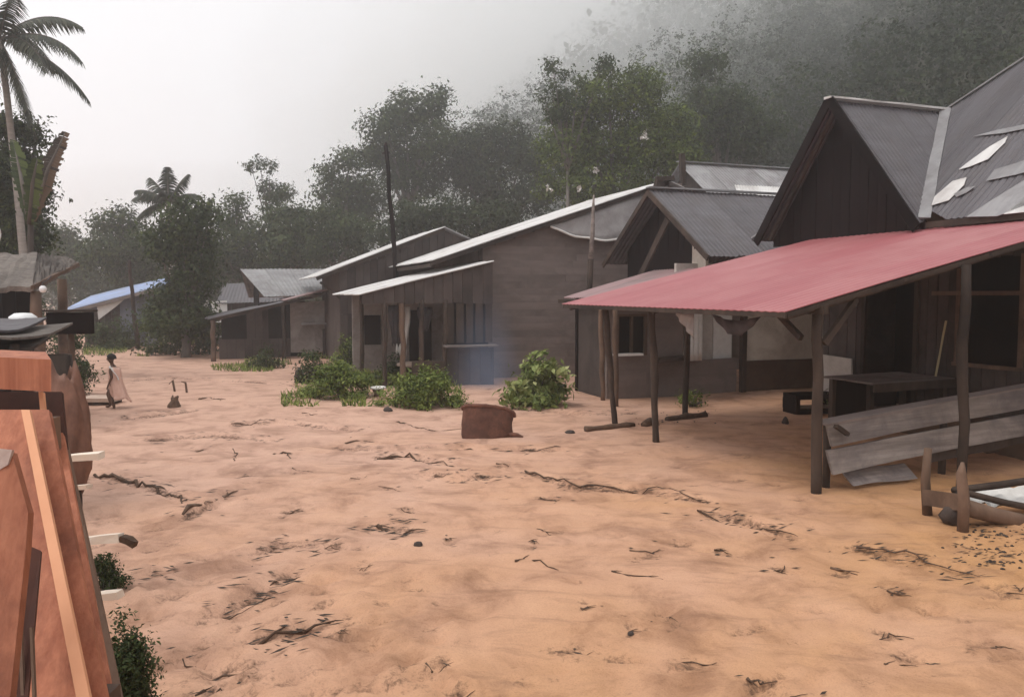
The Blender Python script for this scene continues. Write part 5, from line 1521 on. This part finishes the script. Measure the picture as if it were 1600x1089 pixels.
twig([(620, 660), (650, 668), (680, 672), (730, 668)], .018, 'crooked branch lying left of the rusty tub', 'branch', 'branch', 4)
twig([(310, 630), (325, 626), (345, 631)], .03, 'dark clump of roots right of the burnt stump', 'root', 'root', 5)
MARKS = [(762, 665, 'the rusty tub'), (1282, 770, 'the porch corner post'), (1028, 690, 'the middle porch post'), (1505, 825, 'the trestle stake'), (160, 716, 'the first lath end'),
         (190, 842, 'the third lath end'), (188, 930, 'the lowest lath end'), (653, 856, 'the small black stone'), (830, 882, 'the dark forked twig'), (986, 987, 'the tiny black pebble'),
         (455, 990, 'the rough dark stalk'), (1410, 868, 'the long dry stalk'), (325, 788, 'the dark slanting root'), (616, 826, 'the tangled twig bundle'), (640, 718, 'the dark twisted root'),
         (443, 710, 'the knotted twig'), (996, 900, 'the thin curved twig'), (272, 636, 'the burnt stump'), (186, 1060, 'the bush at the orange fence'), (960, 768, 'the long winding root')]
WORDS = ['nearest', 'second nearest', 'third nearest', 'fourth nearest', 'fifth nearest', 'sixth nearest']
def side_of(x, y, m):
    dx, dy = x - m[0], (y - m[1]) * 2
    if abs(dx) > abs(dy): return 'right of' if dx > 0 else 'left of'
    return 'in front of' if dy > 0 else 'beyond'
rows = {}
for (x, y, l) in SMALL:
    m = min(MARKS, key=lambda m: math.hypot(x - m[0], (y - m[1]) * 2))
    rows.setdefault((side_of(x, y, m), m[2]), []).append((math.hypot(x - m[0], (y - m[1]) * 2), x, y, l))
for (sd_, mk), lst in rows.items():
    for k, (q_, x, y, l) in enumerate(sorted(lst)):
        a = random.uniform(-.25, .25)
        lab = ('long ' if l > 45 else 'short ' if l < 20 else '') + 'dark twig lying %s%s %s' % ((WORDS[k] + ' ') if len(lst) > 1 else 'just ', sd_, mk)
        twig([(x - l / 2, y - l / 2 * a), (x + l * .1, y + random.uniform(-2, 2)), (x + l / 2, y + l / 2 * a)], random.uniform(.006, .014), lab, 'twig', 'twig', random.choice((2, 4, 6)), 'small twigs scattered on the sand')
def litter():
    n = 1150
    Q, T_ = [], []
    for k in range(n):
        if k < 900:
            L = random.choice(LIPS); i = random.randrange(len(L) - 1)
            p = L[i].lerp(L[i + 1], random.random()) + Vector((random.gauss(0, .12), random.gauss(0, .14), 0))
        elif k < 1050: p = gnd(random.uniform(1490, 1620), random.uniform(815, 880))
        else:
            x_, y_, l_ = random.choice(SMALL)
            p = gnd(x_ + random.gauss(0, l_ * .7), y_ + random.gauss(0, 7))
        z = gz(p.x, p.y)
        a = random.uniform(-.7, .7); l = random.uniform(.02, .085) * (1.1 if k < 900 else .6)
        d = Vector((math.cos(a), math.sin(a), random.uniform(-.1, .25))) * l; s = Vector((-math.sin(a), math.cos(a), .4)) * random.uniform(.003, .010)
        c = Vector((p.x, p.y, z + .008))
        Q.append([tuple(c - d), tuple(c + s), tuple(c + d), tuple(c - s)]); T_.append(random.random() * .7)
    tag(np_quads('litter', np.array(Q), np.array(T_), LEAF_D), 'dry leaf and straw bits strewn over the sand', 'litter', kind='stuff')
litter()
def rubble():
    m = MB()
    for k in range(85):
        p = gnd(random.gauss(1565, 34), random.uniform(822, 884)) if k < 50 else gnd(random.uniform(980, 1120), random.uniform(640, 668))
        r = random.uniform(.008, .022)
        m.lathe((p.x, p.y, gz(p.x, p.y)), [(.4 * r, -r * .4), (r, 0), (.7 * r, .5 * r), (.2 * r, .75 * r)], 6, .25)
    tag(m.build('rubble', STONE, None, True), 'small dark rubble on the ground beside the trestle', 'rubble', kind='stuff')
rubble()

# ------------------------------------------------------------------ smoke and haze
def volume(name, build, color, density, label, g=.6):
    m = bpy.data.materials.new(name); m.use_nodes = True
    t = m.node_tree; t.nodes.clear()
    v = t.nodes.new("ShaderNodeVolumePrincipled")
    v.inputs['Color'].default_value = (*color, 1); v.inputs['Density'].default_value = density
    v.inputs['Anisotropy'].default_value = g
    o = t.nodes.new("ShaderNodeOutputMaterial"); t.links.new(v.outputs[0], o.inputs['Volume'])
    ob = build.build(name, m, None, True); tag(ob, label, name, kind='stuff'); return ob
sm = MB()
c = UW(.35, 12.2)
sm.box(-1.3, 1.3, -1.1, 1.1, .02, 3.2)
so_ = volume('smoke', sm, (.50, .68, .98), .3, 'thin bluish cooking smoke in front of the stall', .2)
so_.location = (c.x, c.y, 0)
t = so_.data.materials[0].node_tree
tc = t.nodes.new("ShaderNodeTexCoord").outputs['Object']
ln = t.nodes.new("ShaderNodeVectorMath"); ln.operation = 'LENGTH'
t.links.new(mapping(t, tc, (1 / 1.0, 1 / 1.0, .42), (0, 0, 0)), ln.inputs[0])
fl = t.nodes.new("ShaderNodeMapRange"); fl.interpolation_type = 'SMOOTHERSTEP'
fl.inputs[1].default_value, fl.inputs[2].default_value, fl.inputs[3].default_value, fl.inputs[4].default_value = .1, 1.25, .34, 0
t.links.new(ln.outputs['Value'], fl.inputs[0])
nm = t.nodes.new("ShaderNodeMath"); nm.operation = 'MULTIPLY'
n2 = t.nodes.new("ShaderNodeMath"); n2.operation = 'MULTIPLY'; n2.inputs[1].default_value = 1.5
t.links.new(noise(t, tc, 1.1, 3, .5), n2.inputs[0])
t.links.new(n2.outputs[0], nm.inputs[0]); t.links.new(fl.outputs[0], nm.inputs[1])
t.links.new(nm.outputs[0], [n for n in t.nodes if n.type == 'PRINCIPLED_VOLUME'][0].inputs['Density'])
hz = MB(); hz.box(-330, 330, -70, 600, -3, 185)
volume('haze', hz, (.97, .98, .99), .0025, 'pale mist filling the valley')
def mist():
    # banks of mist lying along the upper hillside, each a soft lens
    for (px, py, Y, a, b, c, d) in ((800, 70, 300, 60, 110, 42, .007), (960, 20, 230, 55, 90, 34, .008), (700, 180, 380, 60, 90, 30, .008), (1280, -20, 165, 60, 80, 34, .004), (880, 165, 125, 48, 34, 24, .009), (1400, 70, 86, 34, 24, 26, .006), (430, 360, 95, 40, 22, 7, .012), (720, 300, 84, 24, 14, 11, .012)):
        p = at(px, py, Y)
        m = MB(); n = 28
        m.lathe((0, 0, 0), [(max(.02, math.sin(math.pi * k / 16)) , -math.cos(math.pi * k / 16)) for k in range(17)], n)
        o = volume('mist', m, (.97, .985, .985), d, 'soft bank of mist lying along the upper hillside', .5)
        o.location = p; o.scale = (a, b, c); o.rotation_euler = (0, 0, ROT)
        o['group'] = 'mist banks on the hill'
mist()
